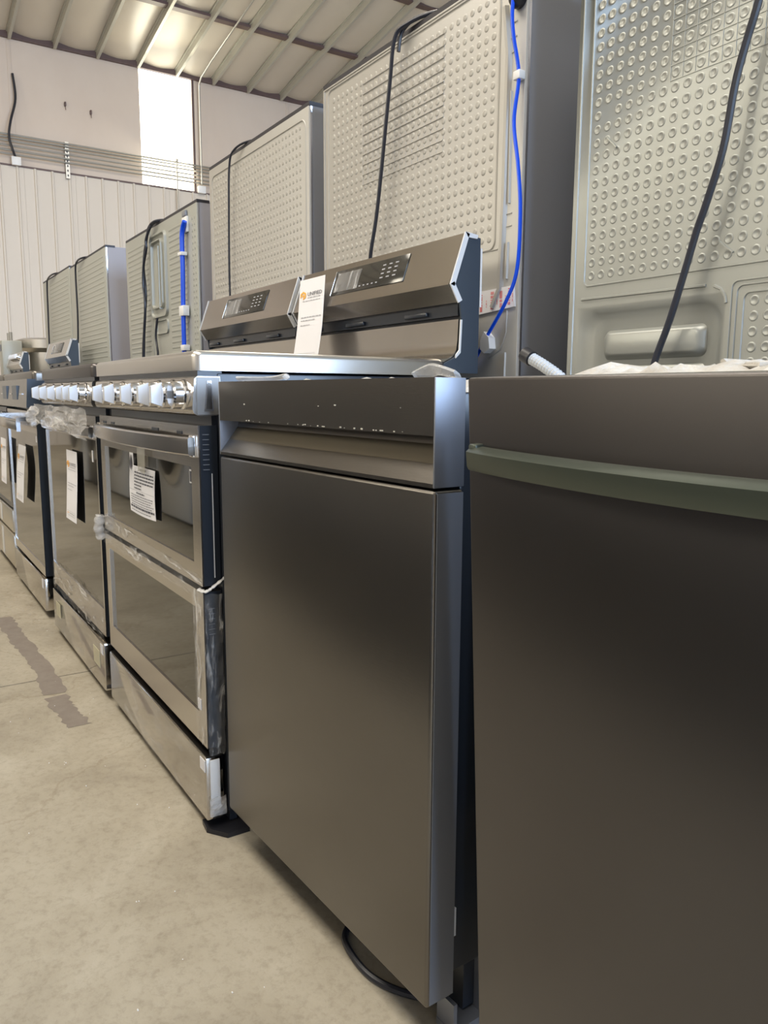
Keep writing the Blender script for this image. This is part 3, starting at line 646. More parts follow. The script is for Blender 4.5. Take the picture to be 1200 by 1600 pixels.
# notice taped to the near range's upper oven window
t = thing('notice_sheet', 'printed notice sheet taped on the nearest range oven window', 'paper', (-1.741, YS-0.0025, 0.59))
def nsh(u, v, lift=0.0):
    return (-0.097+0.197*u, 0.0012-0.002*math.sin(PI*v)-0.002*(1-v)-lift, -0.004+0.108*v-0.003*math.sin(u*PI)*(1-v))
mb = MB(); N = 10
vs = [nsh(i/N, j/N) for j in range(N+1) for i in range(N+1)]; fs = [(j*(N+1)+i, j*(N+1)+i+1, (j+1)*(N+1)+i+1, (j+1)*(N+1)+i) for j in range(N) for i in range(N)]
n0 = len(vs); vs += [(p[0], p[1]+0.0006, p[2]) for p in vs]; fs += [tuple(q+n0 for q in f[::-1]) for f in fs]
mb.add(vs, fs); mb.add([nsh(0, 1), nsh(0.16, 1), (-0.0655, 0.001, 0.132), (-0.097, 0.001, 0.132)], [(0, 1, 2, 3)]); mb.build('sheet', PAPER, t)
mb = MB(); rnd = random.Random(5)
def npatch(mb, u0, u1, v0, v1): mb.add([nsh(u0, v0, .001), nsh(u1, v0, .001), nsh(u1, v1, .001), nsh(u0, v1, .001)], [(0, 1, 2, 3)])
for v0, u0, u1, hh in [(0.93, .42, .7, .03)]+[(0.86-i*0.065, .22, .97 if i < 4 else .5, .026) for i in range(6)]+[(0.44, .30, .62, .028)]+[(0.385-i*0.05, .08, .97-.05*(i % 3), .014) for i in range(5)]+[(0.12, .05, .97, .04), (0.06, .08, .85, .014)]:
    u = u0
    while u < u1-0.02:
        w_ = rnd.uniform(0.03, 0.09); npatch(mb, u, min(u+w_, u1), v0, v0+hh); u += w_+0.015
npatch(mb, 0.02, 0.98, 0.488, 0.492)
mb.build('printed_lines', INK, t, kind='stuff', smooth=False)
mb = MB().add([(-0.081, -0.0012, 0.128), (-0.090, -0.0012, 0.108), (-0.072, -0.0012, 0.108)], [(0, 1, 2)]).add([(-0.090, -0.0012, 0.108), (-0.072, -0.0012, 0.108), (-0.081, -0.0022, 0.090)], [(0, 1, 2)]); mb.build('warning_mark', INK, t, smooth=False)
mb = crumple(-0.005, 0.055, 0.095, 0.165, -0.006, 0.0006, 4, 5, 21); mb.build('adhesive_tape', mat('clear_sticky_tape', (0.62, 0.60, 0.52), 0.25, alpha=0.55), t, angle=180)

# ================================================================== DISHWASHERS
def felt_top(x0, x1, y0, y1, z, amp, seed, parent, m=FELT, nx=40, ny=12):
    rnd = random.Random(seed); vs = []
    for j in range(ny+1):
        for i in range(nx+1):
            e = 0.0 if (i in (0, nx) or j in (0, ny)) else 1.0
            vs.append((x0+(x1-x0)*i/nx, y0+(y1-y0)*j/ny, z+e*(0.006+abs(rnd.gauss(0, amp)))))
    fs = [(j*(nx+1)+i, j*(nx+1)+i+1, (j+1)*(nx+1)+i+1, (j+1)*(nx+1)+i) for j in range(ny) for i in range(nx)]
    return MB().add(vs, fs).build('insulation_blanket', m, parent, angle=180)
# dishwasher with the pocket handle; slightly turned
DW = 0.600; ang = math.atan2(0.0276, 0.600)
dA = thing('dishwasher', 'dark grey dishwasher with a full-width pocket handle, turned slightly to the aisle', 'dishwasher', (-0.7117, 0.5292, 0), ang)
TH = 0.0456
B('door', DARK_STEEL, dA, -DW, 0, 0, TH, 0.079, 0.7495, bev=0.005, seg=4)
hp = MB().prism([(0.0, 0.812), (0.0, 0.8786), (TH, 0.8786), (TH, 0.752), (0.0, 0.752), (0.0, 0.757), (0.034, 0.800), (0.036, 0.812)], 0, -DW+0.004, -0.003).build('handle_fascia', DARK_STEEL, dA, smooth=False)
POCK = mat('warm_satin_pocket', (0.22, 0.195, 0.155), 0.48, 0.9)
MB().prism([(0.0005, 0.7575), (0.0335, 0.7995), (0.0345, 0.7985), (0.003, 0.756)], 0, -DW+0.0045, -0.0035).build('pocket_slope', POCK, hp, smooth=False)
for xx in (-DW, -0.003): MB().box(xx, xx+(0.004 if xx < -0.1 else 0.003), 0, TH, 0.752, 0.8786, bev=0.001).build('fascia_end_cap', DARK_STEEL_SIDE, hp)
B('door_edge', DARK_STEEL_SIDE, dA, 0.0, 0.0012, 0.0045, TH-0.002, 0.084, 0.7455)
B('tub_body', BLACKMETAL, dA, -DW+0.012, -0.012, TH+0.004, 0.60, 0.10, 0.862, bev=0.004)
B('kick_panel', BLACKMETAL, dA, -DW+0.03, -0.03, 0.09, 0.11, 0.015, 0.10)
felt_top(-DW+0.012, -0.012, TH+0.006, 0.58, 0.862, 0.006, 31, dA)
mb = MB().tube(smooth_path([(-0.10, 0.05, 0.880), (-0.075, 0.055, 0.889), (-0.05, 0.05, 0.888), (-0.02, 0.05, 0.881)]), 0.0035, 6, flat=3.0); mb.build('loose_film', FILM_HEAVY, dA)
mb = MB().tube(smooth_path([(-0.585, 0.03, 0.884), (-0.50, 0.05, 0.883), (-0.46, 0.06, 0.888), (-0.43, 0.04, 0.884)]), 0.0025, 6, flat=2.0); mb.build('loose_film', FILM_HEAVY, dA)
# glue scuffs on the fascia
mb = MB(); rnd = random.Random(9)
for q in range(30):
    x = -DW+0.06+0.48*rnd.random(); z = (0.8135+0.0008*rnd.random()) if q < 26 else 0.836+0.012*rnd.random()
    s = rnd.uniform(0.0006, 0.0022); mb.box(x, x+s*2.2, -0.0004, 0.0, z, z+s)
mb.build('glue_specks', mat('dried_glue', (0.6, 0.58, 0.52), 0.7), dA, kind='stuff', smooth=False)
for fx in (-0.06, -DW+0.06):
    for fy in (0.10, 0.55): MB().lathe([(0.020, 0), (0.020, 0.010), (0.009, 0.014), (0.009, 0.105)], (fx, fy, 0), (0, 0, 1), 8).build('levelling_foot', BLACKRUB, dA, smooth=False)
B('side_clip', WHITEP, dA, -0.0120, -0.0095, 0.050, 0.056, 0.155, 0.195)
MB().prism([(0.055, 0.0), (0.120, 0.0), (0.120, 0.10), (0.110, 0.10), (0.110, 0.010), (0.055, 0.010)], 0, -0.045, -0.010).box(-0.045, -0.010, 0.056, 0.062, 0.010, 0.05).build('foot_bracket', DARK_STEEL_SIDE, dA, smooth=False)
o = MB().tube(smooth_path([(-0.990, 0.66, 0.006), (-0.996, 0.60, 0.006), (-0.970, 0.558, 0.006), (-0.915, 0.546, 0.006), (-0.860, 0.552, 0.006), (-0.805, 0.585, 0.006), (-0.74, 0.66, 0.006)]), 0.0055, 8).build('power_cord', CORD)
o.parent = dA; o.matrix_parent_inverse = Matrix.Rotation(-ang, 4, 'Z') @ Matrix.Translation((0.7117, -0.5292, 0))

# dishwasher with the bar handle; door leans out a little at the top
dB = thing('dishwasher', 'black satin dishwasher with a bowed bar handle, at the right edge', 'dishwasher', (-0.02, 0.500, 0))
lean = 0.040/0.80
door = MB().box(-0.600, 0, 0, 0.045, 0.0, 0.797, bev=0.003, seg=3).build('door', DARK_STEEL2, dB); door.location = (0, 0.040, 0.080); door.rotation_euler = (math.atan(lean), 0, 0)
n = 20; vs = []
for i in range(n+1):
    u = i/n; x = -0.588+0.576*u; yb = -0.004-0.034*math.sin(PI*u)**0.8 if 0 < i < n else -0.004; dz = 0.0
    for dy, dzz in ((0.006, -0.0155), (-0.006, -0.0135), (-0.0080, -0.010), (-0.0090, 0.0050), (-0.003, 0.0090), (0.006, 0.0100)): vs.append((x, yb+dy, 0.7195+dzz))
fs = [(i*6+k, i*6+(k+1) % 6, (i+1)*6+(k+1) % 6, (i+1)*6+k) for i in range(n) for k in range(6)]+[(0, 1, 2, 3, 4, 5), tuple(n*6+k for k in range(6))]
MB().add(vs, fs).build('bar_handle', GREEN_METAL, door, angle=28)
for q in (-0.588, -0.024): B('handle_mount', GREEN_METAL, door, q, q+0.012, -0.010, 0.002, 0.705, 0.732, bev=0.002)
B('tub_body', BLACKMETAL, dB, -0.585, -0.015, 0.095, 0.62, 0.115, 0.862, bev=0.004)
B('side_felt', mat('ribbed_felt', (0.30, 0.26, 0.20), 0.9, bump=(30, 1.0, (1, 0.2, 6))), dB, -0.592, -0.585, 0.10, 0.60, 0.105, 0.22)
B('kick_panel', BLACKMETAL, dB, -0.57, -0.03, 0.13, 0.15, 0.015, 0.115)
felt_top(-0.585, -0.015, 0.10, 0.60, 0.874, 0.006, 33, dB, nx=60, ny=20)
mb = MB(); rnd = random.Random(13)
P = [(-0.42+0.40*i/40, 0.16+0.03*math.sin(i), 0.884+0.004*rnd.random()+0.008*(i/40)) for i in range(41)]
mb.tube(P, [0.003+0.003*rnd.random() for _ in P], 7, flat=2.2).build('crumpled_wrap', FELT, dB)
for fx in (-0.54, -0.06):
    for fy in (0.15, 0.56): MB().lathe([(0.020, 0), (0.020, 0.010), (0.009, 0.014), (0.009, 0.12)], (fx, fy, 0), (0, 0, 1), 8).build('levelling_foot', BLACKRUB, dB, smooth=False)
# drain hose rising behind it
P = smooth_path([(-1.006+0.02, 0.450, 0.922), (-0.97+0.02, 0.452, 0.905), (-0.93+0.02, 0.456, 0.880), (-0.86, 0.46, 0.83), (-0.80, 0.45, 0.74)], 14); P = [p+Vector((0.0, 0, 0)) for p in P]
hs = MB().tube(P, [0.0085+(0.0022 if i % 2 else 0) for i in range(len(P))], 12).build('drain_hose', HOSEG, None, angle=15); hs.parent = dA; hs.matrix_parent_inverse = Matrix.Rotation(-ang, 4, 'Z') @ Matrix.Translation((0.7117-0.02, 0.5-0.5292, 0))
MB().tube([P[0]+(P[0]-P[3]).normalized()*0.016, P[2]], 0.0135, 12).build('hose_cuff', BLACKRUB, hs)

# ================================================================== FRIDGES (backs to the aisle)
YF = 1.228
def fridge(label, xl, xr, h, depth, back_m, side_m, group='fridges standing with their backs to the ranges'):
    t = thing('refrigerator', label, 'fridge', (xr, YF, 0), 0, group)
    Wd = xr-xl
    MB().box(-Wd, 0, 0.012, depth, 0.03, h, bev=0.004).build('cabinet', side_m, t)
    B('top_edge_trim', DARKTRIM, t, -Wd-0.001, 0.001, 0.002, 0.06, h-0.006, h+0.006)
    B('corner_seam', CHROME, t, -0.003, 0.0012, 0.006, 0.012, 0.03, h-0.008)
    for fx in (-0.08, -Wd+0.08):
        for fy in (0.08, depth-0.08): MB().lathe([(0.025, 0), (0.025, 0.03)], (fx, fy, 0), (0, 0, 1), 10).build('roller_foot', BLACKRUB, t)
    return t, Wd
DOME = [(0.0085, 0), (0.0070, 0.0009), (0.0045, 0.0013), (0.0022, 0.0012)]
RING = [(0.0090, 0), (0.0079, 0.0008), (0.0064, 0.0009), (0.0052, 0.0002)]
def pcord(t, pts, r=0.0045, off=0.0, name='power_cord'):
    P = smooth_path(pts, 6); return MB().tube(P, r, 8).build(name, CORD, t)
# --- nearest fridge (right edge of the frame)
f1, Wd = fridge('nearest fridge, ring-dimpled galvanised back with a recessed grip panel, behind the black dishwasher', -1.190, -0.275, 1.79, 0.72, FR_BACK2, FR_SIDE)
X = lambda x: x-(-0.275)
bp_ = MB(); yb = 0.0; H = 1.785
# flat sheet around two pressed pans
px0, px1, pz0, pz1 = X(-1.168), X(-0.826), 0.62, 1.036
bp_.add([(-Wd, yb, 1.036), (0, yb, 1.036), (0, yb, H), (-Wd, yb, H)], [(0, 1, 2, 3)])
bp_.add([(-Wd, yb, 0.05), (px0, yb, 0.05), (px0, yb, 1.036), (-Wd, yb, 1.036)], [(0, 1, 2, 3)])
bp_.add([(px1, yb, 0.05), (0, yb, 0.05), (0, yb, 1.036), (px1, yb, 1.036)], [(0, 1, 2, 3)])
bp_.add([(px0, yb, 0.05), (px1, yb, 0.05), (px1, yb, pz0), (px0, yb, pz0)], [(0, 1, 2, 3)])
bp_.add([(-Wd, yb, 0.05), (-Wd, yb, H), (-Wd, 0.014, H), (-Wd, 0.014, 0.05)], [(0, 1, 2, 3)])
L_ = [rrect(px0, px1, pz0, pz1, 0.001, yb), rrect(X(-1.160), X(-0.832), pz0+.01, 1.028, 0.040, yb), rrect(X(-1.152), X(-0.838), pz0+.02, 1.021, 0.038, yb+0.006), rrect(X(-1.128), X(-0.850), pz0+.03, 1.008, 0.03, yb+0.011)]
bp_.loops(L_)
bp_.loops([rrect(X(-1.098), X(-0.866), 0.928, 0.986, 0.014, yb+0.0108), rrect(X(-1.090), X(-0.872), 0.934, 0.981, 0.014, yb-0.001), rrect(X(-1.080), X(-0.880), 0.940, 0.976, 0.012, yb-0.004)])
bp_.loops([rrect(X(-1.115), X(-0.862), 0.66, 0.918, 0.02, yb+0.0108), rrect(X(-1.108), X(-0.868), 0.67, 0.911, 0.018, yb+0.004), rrect(X(-1.100), X(-0.876), 0.68, 0.905, 0.018, yb+0.003)])
bp_.ridge([(p[0], p[2]) for p in rrect(X(-1.151), X(-0.30), 1.077, 1.765, 0.012, 0)], 0.004, 0.0022, yb, True)
bp_.ridge([(X(-1.156), 1.052), (X(-0.868), 1.049)], 0.006, 0.003, yb)
bp_.ridge([(X(-0.852), 1.047), (X(-0.838), 1.040), (X(-0.829), 1.026), (X(-0.827), 1.016)], 0.006, 0.003, yb)
bp_.ridge([(X(-1.178), 0.06), (X(-1.178), 1.775), (X(-0.287), 1.775)], 0.005, 0.0025, yb)
for a, b_, c, d in ((-0.818, -0.30, 0.62, 1.051), (-0.808, -0.31, 0.63, 1.043), (-0.795, -0.325, 0.65, 1.030)):
    bp_.ridge([(p[0], p[2]) for p in rrect(X(a), X(b_), c, d, 0.012, 0)], 0.004, 0.0022, yb, True)
for i in range(34):
    for j in range(27):
        x = X(-1.133)+0.0252*i; z = 1.0965+0.02515*j
        if x > X(-0.315): continue
        if i+j == 13 and i in (1,): continue
        bp_.dimple(x, z, yb, RING, 12)
for i in range(17):
    for j in range(12):
        x = X(-0.7755)+0.0252*i; z = 1.0155-0.0253*j
        if x < X(-0.335): bp_.dimple(x, z, yb, RING, 10)
gx0, gz0 = X(-0.9675), 1.4112
for k in range(17): bp_.ridge([(gx0+0.0252*k, gz0), (gx0+0.0252*k, gz0+0.0252*11)], 0.0018, 0.0012, yb)
for k in range(12): bp_.ridge([(gx0, gz0+0.0252*k), (gx0+0.0252*16, gz0+0.0252*k)], 0.0018, 0.0012, yb)
bp_.ridge([(X(-1.106), 1.352), (X(-1.082), 1.329)], 0.004, 0.0035, yb)
bp_.ridge([(X(-0.846), 1.118), (X(-0.820), 1.098)], 0.004, 0.0035, yb)
bp_.build('back_panel', FR_BACK2, f1, angle=60)
pcord(f1, [(X(-0.775), -0.02, 1.55), (X(-0.787), -0.030, 1.467), (X(-0.804), -0.030, 1.411), (X(-0.818), -0.03, 1.355), (X(-0.832), -0.03, 1.26), (X(-0.857), -0.03, 1.179), (X(-0.872), -0.03, 1.138), (X(-0.891), -0.03, 1.073), (X(-0.915), -0.032, 0.99), (X(-0.940), -0.034, 0.919), (X(-0.955), -0.034, 0.84)], 0.0062)
# --- second fridge with the blue line
f2, Wd = fridge('tall fridge with a blue water tube down its pale dimpled back, second from the right', -2.2565, -1.345, 1.788, 0.72, FR_BACK, FR_SIDE)
X = lambda x: x-(-1.345)
bp_ = MB().box(-Wd, -0.001, 0.0, 0.013, 0.05, 1.781, bev=0.002)
yb = 0.0
bp_.ridge([(p[0], p[2]) for p in rrect(X(-2.222), X(-1.431), 1.192, 1.768, 0.02, 0)], 0.006, 0.0025, yb, True)
bp_.ridge([(X(-2.244), 0.06), (X(-2.244), 1.775), (X(-1.36), 1.775)], 0.005, 0.0025, yb)
for i in range(29):
    for j in range(22):
        x = X(-1.452)-0.0263*i; z = 1.2165+0.0258*j
        if x < X(-2.213) or z > 1.757: continue
        bp_.dimple(x, z, yb, DOME, 10)
for k in range(11): bp_.ridge([(X(-2.0185), 1.4545+0.02725*k), (X(-1.6365), 1.4545+0.02725*k)], 0.0028, 0.0022, yb)
for k in range(15): bp_.ridge([(X(-2.0185)+0.0273*k, 1.4545), (X(-2.0185)+0.0273*k, 1.727)], 0.0012, 0.0008, yb)
bp_.ridge([(X(-1.412), 1.70), (X(-1.397), 1.60), (X(-1.399), 1.30), (X(-1.406), 1.10), (X(-1.43), 1.06)], 0.017, 0.009, yb)
bp_.ridge([(X(-1.386), 1.52), (X(-1.384), 1.284)], 0.006, 0.005, yb); bp_.ridge([(X(-1.384), 1.20), (X(-1.386), 1.12)], 0.006, 0.005, yb)
for z in (1.262, 1.235, 1.66, 1.63, 1.60): bp_.ridge([(X(-1.392), z), (X(-1.375), z)], 0.003, 0.002, yb)
bp_.ridge([(X(-1.382), 1.05), (X(-1.384), 1.00), (X(-1.40), 0.965), (X(-1.44), 0.945)], 0.004, 0.002, yb)
bp_.ridge([(X(-1.384), 0.955), (X(-1.385), 0.90)], 0.006, 0.004, yb)
bp_.ridge([(X(-1.463), 1.19), (X(-1.42), 1.19)], 0.003, 0.002, yb)
bp_.build('back_panel', FR_BACK, f2, angle=60)
pcord(f2, [(X(-1.62), 0.10, 1.80), (X(-1.70), 0.02, 1.803), (X(-1.775), -0.015, 1.795), (X(-1.815), -0.028, 1.771), (X(-1.834), -0.030, 1.67), (X(-1.870), -0.030, 1.477), (X(-1.898), -0.030, 1.342), (X(-1.928), -0.030, 1.243), (X(-1.95), -0.02, 1.15)], 0.0055)
MB().tube(smooth_path([(X(-1.66), 0.08, 1.80), (X(-1.74), 0.01, 1.808), (X(-1.80), -0.012, 1.79), (X(-1.812), -0.018, 1.74)]), 0.005, 8).build('cord_loop', CORD, f2)
MB().lathe([(0.020, 0), (0.022, 0.012), (0.016, 0.022), (0.008, 0.026)], (X(-1.366), 0, 1.70), (0, -1, 0), 20).build('tube_grommet', BLACKRUB, f2)
hp_ = [(X(-1.366), -0.022, 1.70), (X(-1.366), -0.024, 1.66), (X(-1.363), -0.020, 1.615), (X(-1.353), -0.012, 1.539), (X(-1.355), -0.020, 1.445), (X(-1.333), -0.024, 1.348), (X(-1.322), -0.024, 1.253), (X(-1.331), -0.020, 1.134), (X(-1.366), -0.018, 1.068), (X(-1.436), -0.014, 0.992), (X(-1.49), -0.010, 0.93)]
MB().tube(smooth_path(hp_, 8), 0.0042, 10).build('water_line', BLUE, f2)
B('tube_clip', WHITEP, f2, X(-1.366), X(-1.345), -0.018, 0.0, 1.532, 1.550, bev=0.002)
MB().prism([(X(-1.452), 0.985), (X(-1.440), 1.005), (X(-1.422), 0.990), (X(-1.418), 0.965), (X(-1.438), 0.955), (X(-1.452), 0.965)], 1, -0.020, 0.0).build('tube_clip', WHITEP, f2, smooth=False)
tp = MB().add([(X(-1.484), -0.004, 1.100), (X(-1.358), -0.004, 1.103), (X(-1.353), -0.004, 1.056), (X(-1.484), -0.004, 1.047), (X(-1.484), -0.0005, 1.100), (X(-1.358), -0.0005, 1.103), (X(-1.353), -0.0005, 1.056), (X(-1.484), -0.0005, 1.047)],
              [(0, 1, 2, 3), (7, 6, 5, 4), (0, 4, 5, 1), (2, 6, 7, 3), (1, 5, 6, 2), (0, 3, 7, 4)]).build('printed_tape', mat('translucent_white_tape', (0.84, 0.83, 0.85), 0.35, alpha=0.96), f2, smooth=False)
mb = MB(); rnd = random.Random(2)
for cx_, wd, z0, z1 in ((-1.474, .010, 1.053, 1.092), (-1.452, .005, 1.062, 1.080), (-1.436, .012, 1.056, 1.096), (-1.414, .004, 1.066, 1.082), (-1.404, .010, 1.058, 1.094), (-1.385, .004, 1.07, 1.086), (-1.376, .010, 1.062, 1.098), (-1.362, .003, 1.068, 1.084)):
    z = z0
    while z < z1:
        for q in range(max(1, int(wd/0.003))): mb.add([(X(cx_)+q*0.003, -0.0046, z), (X(cx_)+q*0.003+0.0022, -0.0046, z), (X(cx_)+q*0.003+0.0022, -0.0046, z+0.0022), (X(cx_)+q*0.003, -0.0046, z+0.0022)], [(0, 1, 2, 3)])
        z += rnd.choice((0.0028, 0.0034, 0.0052))
mb.build('red_print', RED, tp, kind='stuff', smooth=False)
# --- third fridge
def dotted(t, Wd, h, m, pitch, x0, x1, z0, z1, r=1.0, border=True, name='back_panel'):
    mb = MB().box(-Wd, -0.001, 0.0, 0.013, 0.05, h-0.007, bev=0.002)
    if border: mb.ridge([(p[0], p[2]) for p in rrect(x0-0.02, x1+0.02, z0-0.02, z1+0.02, 0.03, 0)], 0.006, 0.0025, 0.0, True)
    pr = [(a*r, b_*r) for a, b_ in DOME]
    nx = int((x1-x0)/pitch); nz = int((z1-z0)/pitch)
    for i in range(nx+1):
        for j in range(nz+1): mb.dimple(x0+pitch*i, z1-pitch*j, 0.0, pr, 6)
    return mb.build(name, m, t, angle=60)
f3, Wd = fridge('pale dimpled fridge behind the wrapped-handle range, dark cord hanging left of centre', -3.2474, -2.352, 1.775, 0.72, FR_BACK, FR_SIDE)
X = lambda x: x-(-2.352)
dotted(f3, Wd, 1.775, FR_BACK, 0.026, X(-3.195), X(-2.395), 0.95, 1.715)
pcord(f3, [(X(-2.75), 0.10, 1.788), (X(-2.84), 0.01, 1.785), (X(-2.93), -0.018, 1.770), (X(-2.972), -0.022, 1.72), (X(-2.992), -0.02, 1.55), (X(-3.0), -0.02, 1.392), (X(-3.001), -0.02, 1.27), (X(-2.99), -0.02, 1.10)], 0.0042)
# --- fourth fridge, wide, with pressed channel and blue hose
f4, Wd = fridge('wide grey-green fridge with a pressed channel and taped blue hose', -4.565, -3.410, 1.684, 0.62, FR_BACK3, FR_SIDE_L)
X = lambda x: x-(-3.410)
mb = MB().box(-Wd, -0.001, 0.0, 0.013, 0.05, 1.677, bev=0.002)
for z in [1.62-0.026*k for k in range(26)]:
    for a, b_ in ((-4.52, -4.14), (-3.80, -3.56)): mb.ridge([(X(a), z), (X(b_), z)], 0.013, 0.0014, 0.0)
    mb.dimple(X(-3.47), z, 0, DOME, 8); mb.dimple(X(-3.44), z, 0, DOME, 8)
mb.ridge([(X(-4.096), 1.67), (X(-4.096), 0.30)], 0.012, 0.006, 0.0)
mb.ridge([(p[0], p[2]) for p in rrect(X(-4.085), X(-3.845), 1.235, 1.630, 0.03, 0)], 0.014, 0.012, 0.0, True)
mb.ridge([(p[0], p[2]) for p in rrect(X(-4.06), X(-3.90), 1.28, 1.60, 0.02, 0)], 0.012, 0.014, 0.0, True)
mb.ridge([(X(-3.935), 1.27), (X(-3.935), 1.57)], 0.014, 0.016, 0.0); mb.ridge([(X(-3.965), 1.30), (X(-3.965), 1.55)], 0.008, 0.010, 0.0)
mb.ridge([(p[0], p[2]) for p in rrect(X(-4.03), X(-3.845), 1.15, 1.215, 0.02, 0)], 0.008, 0.008, 0.0, True)
mb.build('back_panel', FR_BACK3, f4, angle=50)
pcord(f4, [(X(-3.90), 0.06, 1.695), (X(-3.96), -0.01, 1.692), (X(-4.048), -0.02, 1.675), (X(-4.090), -0.02, 1.63), (X(-4.142), -0.02, 1.561), (X(-4.165), -0.02, 1.49), (X(-4.145), -0.02, 1.353), (X(-4.20), -0.02, 1.192), (X(-4.235), -0.02, 1.065), (X(-4.24), -0.02, 0.95)], 0.0065)
MB().tube(smooth_path([(X(-3.93), 0.05, 1.70), (X(-4.0), -0.01, 1.69), (X(-4.067), -0.03, 1.623), (X(-4.074), -0.03, 1.573), (X(-4.13), -0.03, 1.50), (X(-4.15), -0.03, 1.40), (X(-4.13), -0.03, 1.30), (X(-4.17), -0.03, 1.15), (X(-4.20), -0.03, 1.0)]), 0.007, 8).build('second_cord', CORD, f4)
MB().tube(smooth_path([(X(-3.98), -0.015, 1.228), (X(-4.0), -0.02, 1.141), (X(-3.977), -0.02, 1.058), (X(-3.97), -0.02, 0.95)]), 0.006, 8).build('short_cord', CORD, f4)
MB().tube(smooth_path([(X(-3.512), -0.02, 1.612), (X(-3.545), -0.022, 1.56), (X(-3.55), -0.022, 1.40), (X(-3.56), -0.022, 1.25), (X(-3.565), -0.022, 1.10), (X(-3.57), -0.02, 0.95)]), 0.0105, 10).build('water_line', BLUE, f4)
B('valve_cover', FR_SIDE, f4, X(-3.575), X(-3.525), -0.012, 0.0, 1.640, 1.665, bev=0.003)
B('valve_tape', WHITEP, f4, X(-3.580), X(-3.515), -0.010, 0.0, 1.570, 1.638, bev=0.002)
for z0, z1, q in ((1.205, 1.250, 0.02), (1.470, 1.485, 0.0), (1.05, 1.075, 0.0)): B('hose_tape', WHITEP, f4, X(-3.580)-q*0.3, X(-3.532)+q*0.3, -0.034, -0.006, z0, z1, bev=0.001)
# --- fifth and sixth fridges
f5, Wd = fridge('ribbed grey fridge with a pale side, second from the far end', -6.060, -5.025, 1.735, 0.66, FR_BACK3, FR_SIDE_L)
X = lambda x: x-(-5.025)
mb = MB().box(-Wd, -0.001, 0.0, 0.013, 0.05, 1.728, bev=0.002)
for z in [1.68-0.030*k for k in range(26)]: mb.ridge([(-Wd+0.27, z), (-0.05, z)], 0.014, 0.0014, 0.0)
mb.build('back_panel', FR_BACK3, f5, angle=50)
pcord(f5, [(X(-5.50), 0.06, 1.745), (X(-5.59), -0.01, 1.74), (X(-5.731), -0.02, 1.728), (X(-5.778), -0.02, 1.66), (X(-5.777), -0.02, 1.413), (X(-5.80), -0.02, 1.25), (X(-5.841), -0.02, 1.102), (X(-5.85), -0.02, 0.9)], 0.0062)
f6, Wd = fridge('farthest fridge in the row, its cord hanging at the left', -7.130, -6.085, 1.750, 0.66, FR_BACK3, FR_SIDE_L)
X = lambda x: x-(-6.085)
mb = MB().box(-Wd, -0.001, 0.0, 0.013, 0.05, 1.743, bev=0.002)
for z in [1.69-0.030*k for k in range(26)]: mb.ridge([(-Wd+0.30, z), (-0.05, z)], 0.014, 0.0014, 0.0)
mb.build('back_panel', FR_BACK3, f6, angle=50)
pcord(f6, [(X(-6.48), 0.06, 1.762), (X(-6.58), -0.01, 1.757), (X(-6.777), -0.02, 1.744), (X(-6.84), -0.02, 1.69), (X(-6.863), -0.02, 1.48), (X(-6.886), -0.02, 1.27), (X(-6.89), -0.02, 1.1)], 0.0065)

# ================================================================== FLOOR MARKS
mb = MB(); rnd = random.Random(4)
P = [(-3.215, 0.341), (-2.90, 0.350), (-2.533, 0.372), (-2.211, 0.362), (-2.034, 0.376)]; pts = []
n = 60
for i in range(n+1):
    u = i/n*(len(P)-1); k = min(int(u), len(P)-2); f = u-k; pts.append((P[k][0]*(1-f)+P[k+1][0]*f, P[k][1]*(1-f)+P[k+1][1]*f))
vs = []
for x, y in pts:
    wd = 0.030+rnd.uniform(-0.007, 0.005); vs += [(x+rnd.uniform(-.005, .005), y-wd, 0.0006), (x+rnd.uniform(-.005, .005), y+0.030+rnd.uniform(-0.007, 0.005), 0.0006)]
mb.add(vs, [(2*i, 2*i+2, 2*i+3, 2*i+1) for i in range(n) if i != 41])
o = mb.build('tape_residue', mat('purple_grey_tape_residue', (0.205, 0.17, 0.145), 0.6, noise=(30, 0.4, (1, 1, 1), (0.25, 0.215, 0.18))), smooth=False); tag(o, 'dark strip of old tape residue on the concrete floor', 'tape')
mb = MB(); rnd = random.Random(8)
for q in range(90):
    x = rnd.uniform(-3.2, -0.5); y = rnd.uniform(-0.1, 0.47); s = rnd.uniform(0.0008, 0.0020); mb.box(x, x+s*1.6, y, y+s, 0, s*0.7)
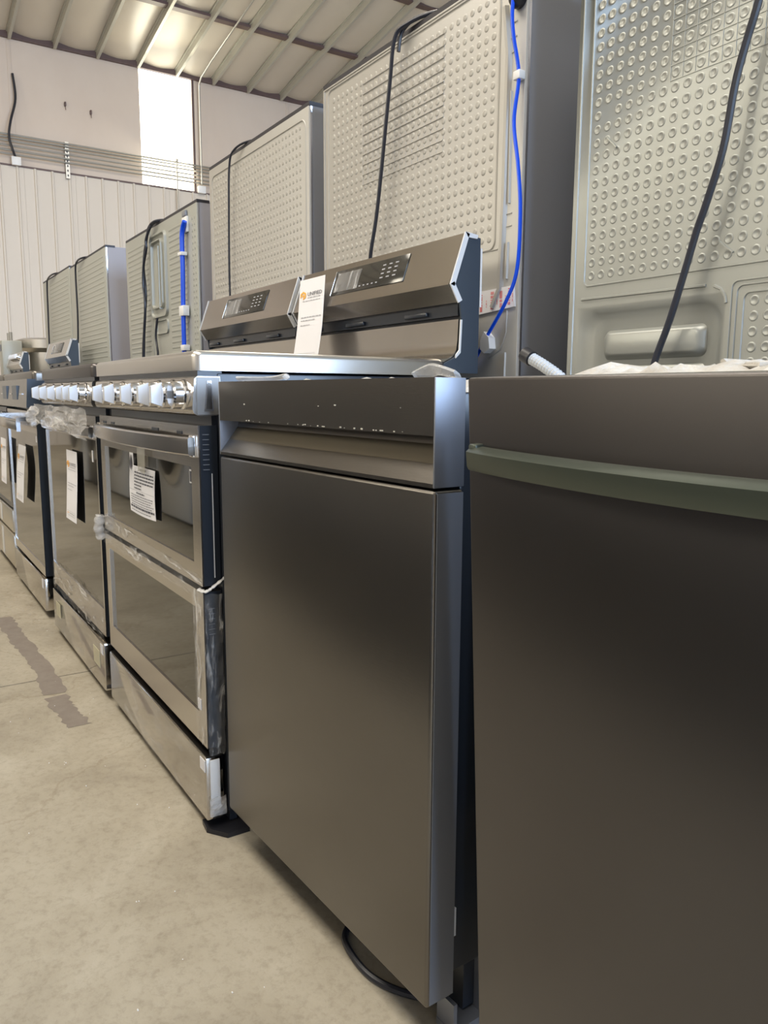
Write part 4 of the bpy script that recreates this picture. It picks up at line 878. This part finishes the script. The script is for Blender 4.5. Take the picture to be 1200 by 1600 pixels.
o = mb.build('foam_crumbs', WHITEP, kind='stuff', smooth=False); tag(o, 'tiny white foam crumbs scattered on the concrete floor', 'debris')

# ================================================================== LAUNDRY MACHINES ACROSS THE AISLE (white ones mirrored in the oven doors, dark ones added unseen)
def washer(x, label, front=-0.65):
    t = thing('laundry_machine', label, 'washer', (x, front, 0), PI, 'laundry machines facing the ranges')
    B('body', WHITEENAMEL, t, -0.34, 0.34, 0.0, 0.72, 0.02, 0.98, bev=0.012)
    dr = MB().lathe([(0.255, 0), (0.255, 0.02), (0.235, 0.035), (0.19, 0.040)], (0, 0, 0.50), (0, -1, 0), 36).build('door', CHROME, t)
    MB().lathe([(0.19, 0.038), (0.18, 0.045), (0.10, 0.055)], (0, 0, 0.50), (0, -1, 0), 36).build('door_glass', BLACKRUB, dr)
    B('control_strip', PANELGLASS, t, -0.30, 0.30, -0.006, 0.0, 0.85, 0.94, bev=0.002)
    MB().lathe([(0.035, 0), (0.032, 0.025)], (0, -0.006, 0.895), (0, -1, 0), 20).build('dial', CHROME, t)
    B('plinth', BLACKRUB, t, -0.32, 0.32, 0.03, 0.6, 0.0, 0.025)
    return t
wp = washer(-8.05, 'white laundry machine across the aisle, farthest of the row')
GRAPH = mat('graphite_enamel', (0.022, 0.022, 0.026), 0.3)
cols = ['added_graphite', 'white', 'white', 'white', 'added_graphite', 'added_graphite', 'added_graphite', 'added_graphite', 'added_graphite', 'added_graphite', 'added_graphite']  # unseen dark machines added to darken what the dishwasher fronts reflect
ords = ['second', 'third', 'fourth', 'fifth', 'sixth', 'seventh', 'eighth', 'ninth', 'tenth', 'eleventh', 'twelfth']
dark_bodies = None
for i, (cn, od_) in enumerate(zip(cols, ords)):
    c = copy_tree(wp); c.location.x = -8.05+0.735*(i+1); c['label'] = '%s laundry machine across the aisle, %s from the far end' % (cn, od_)
    if cn == 'added_graphite':
        b_ = [q for q in c.children if q.name.startswith('body')][0]
        if dark_bodies is None:
            dark_bodies = b_.data.copy(); dark_bodies.materials[0] = GRAPH
        b_.data = dark_bodies
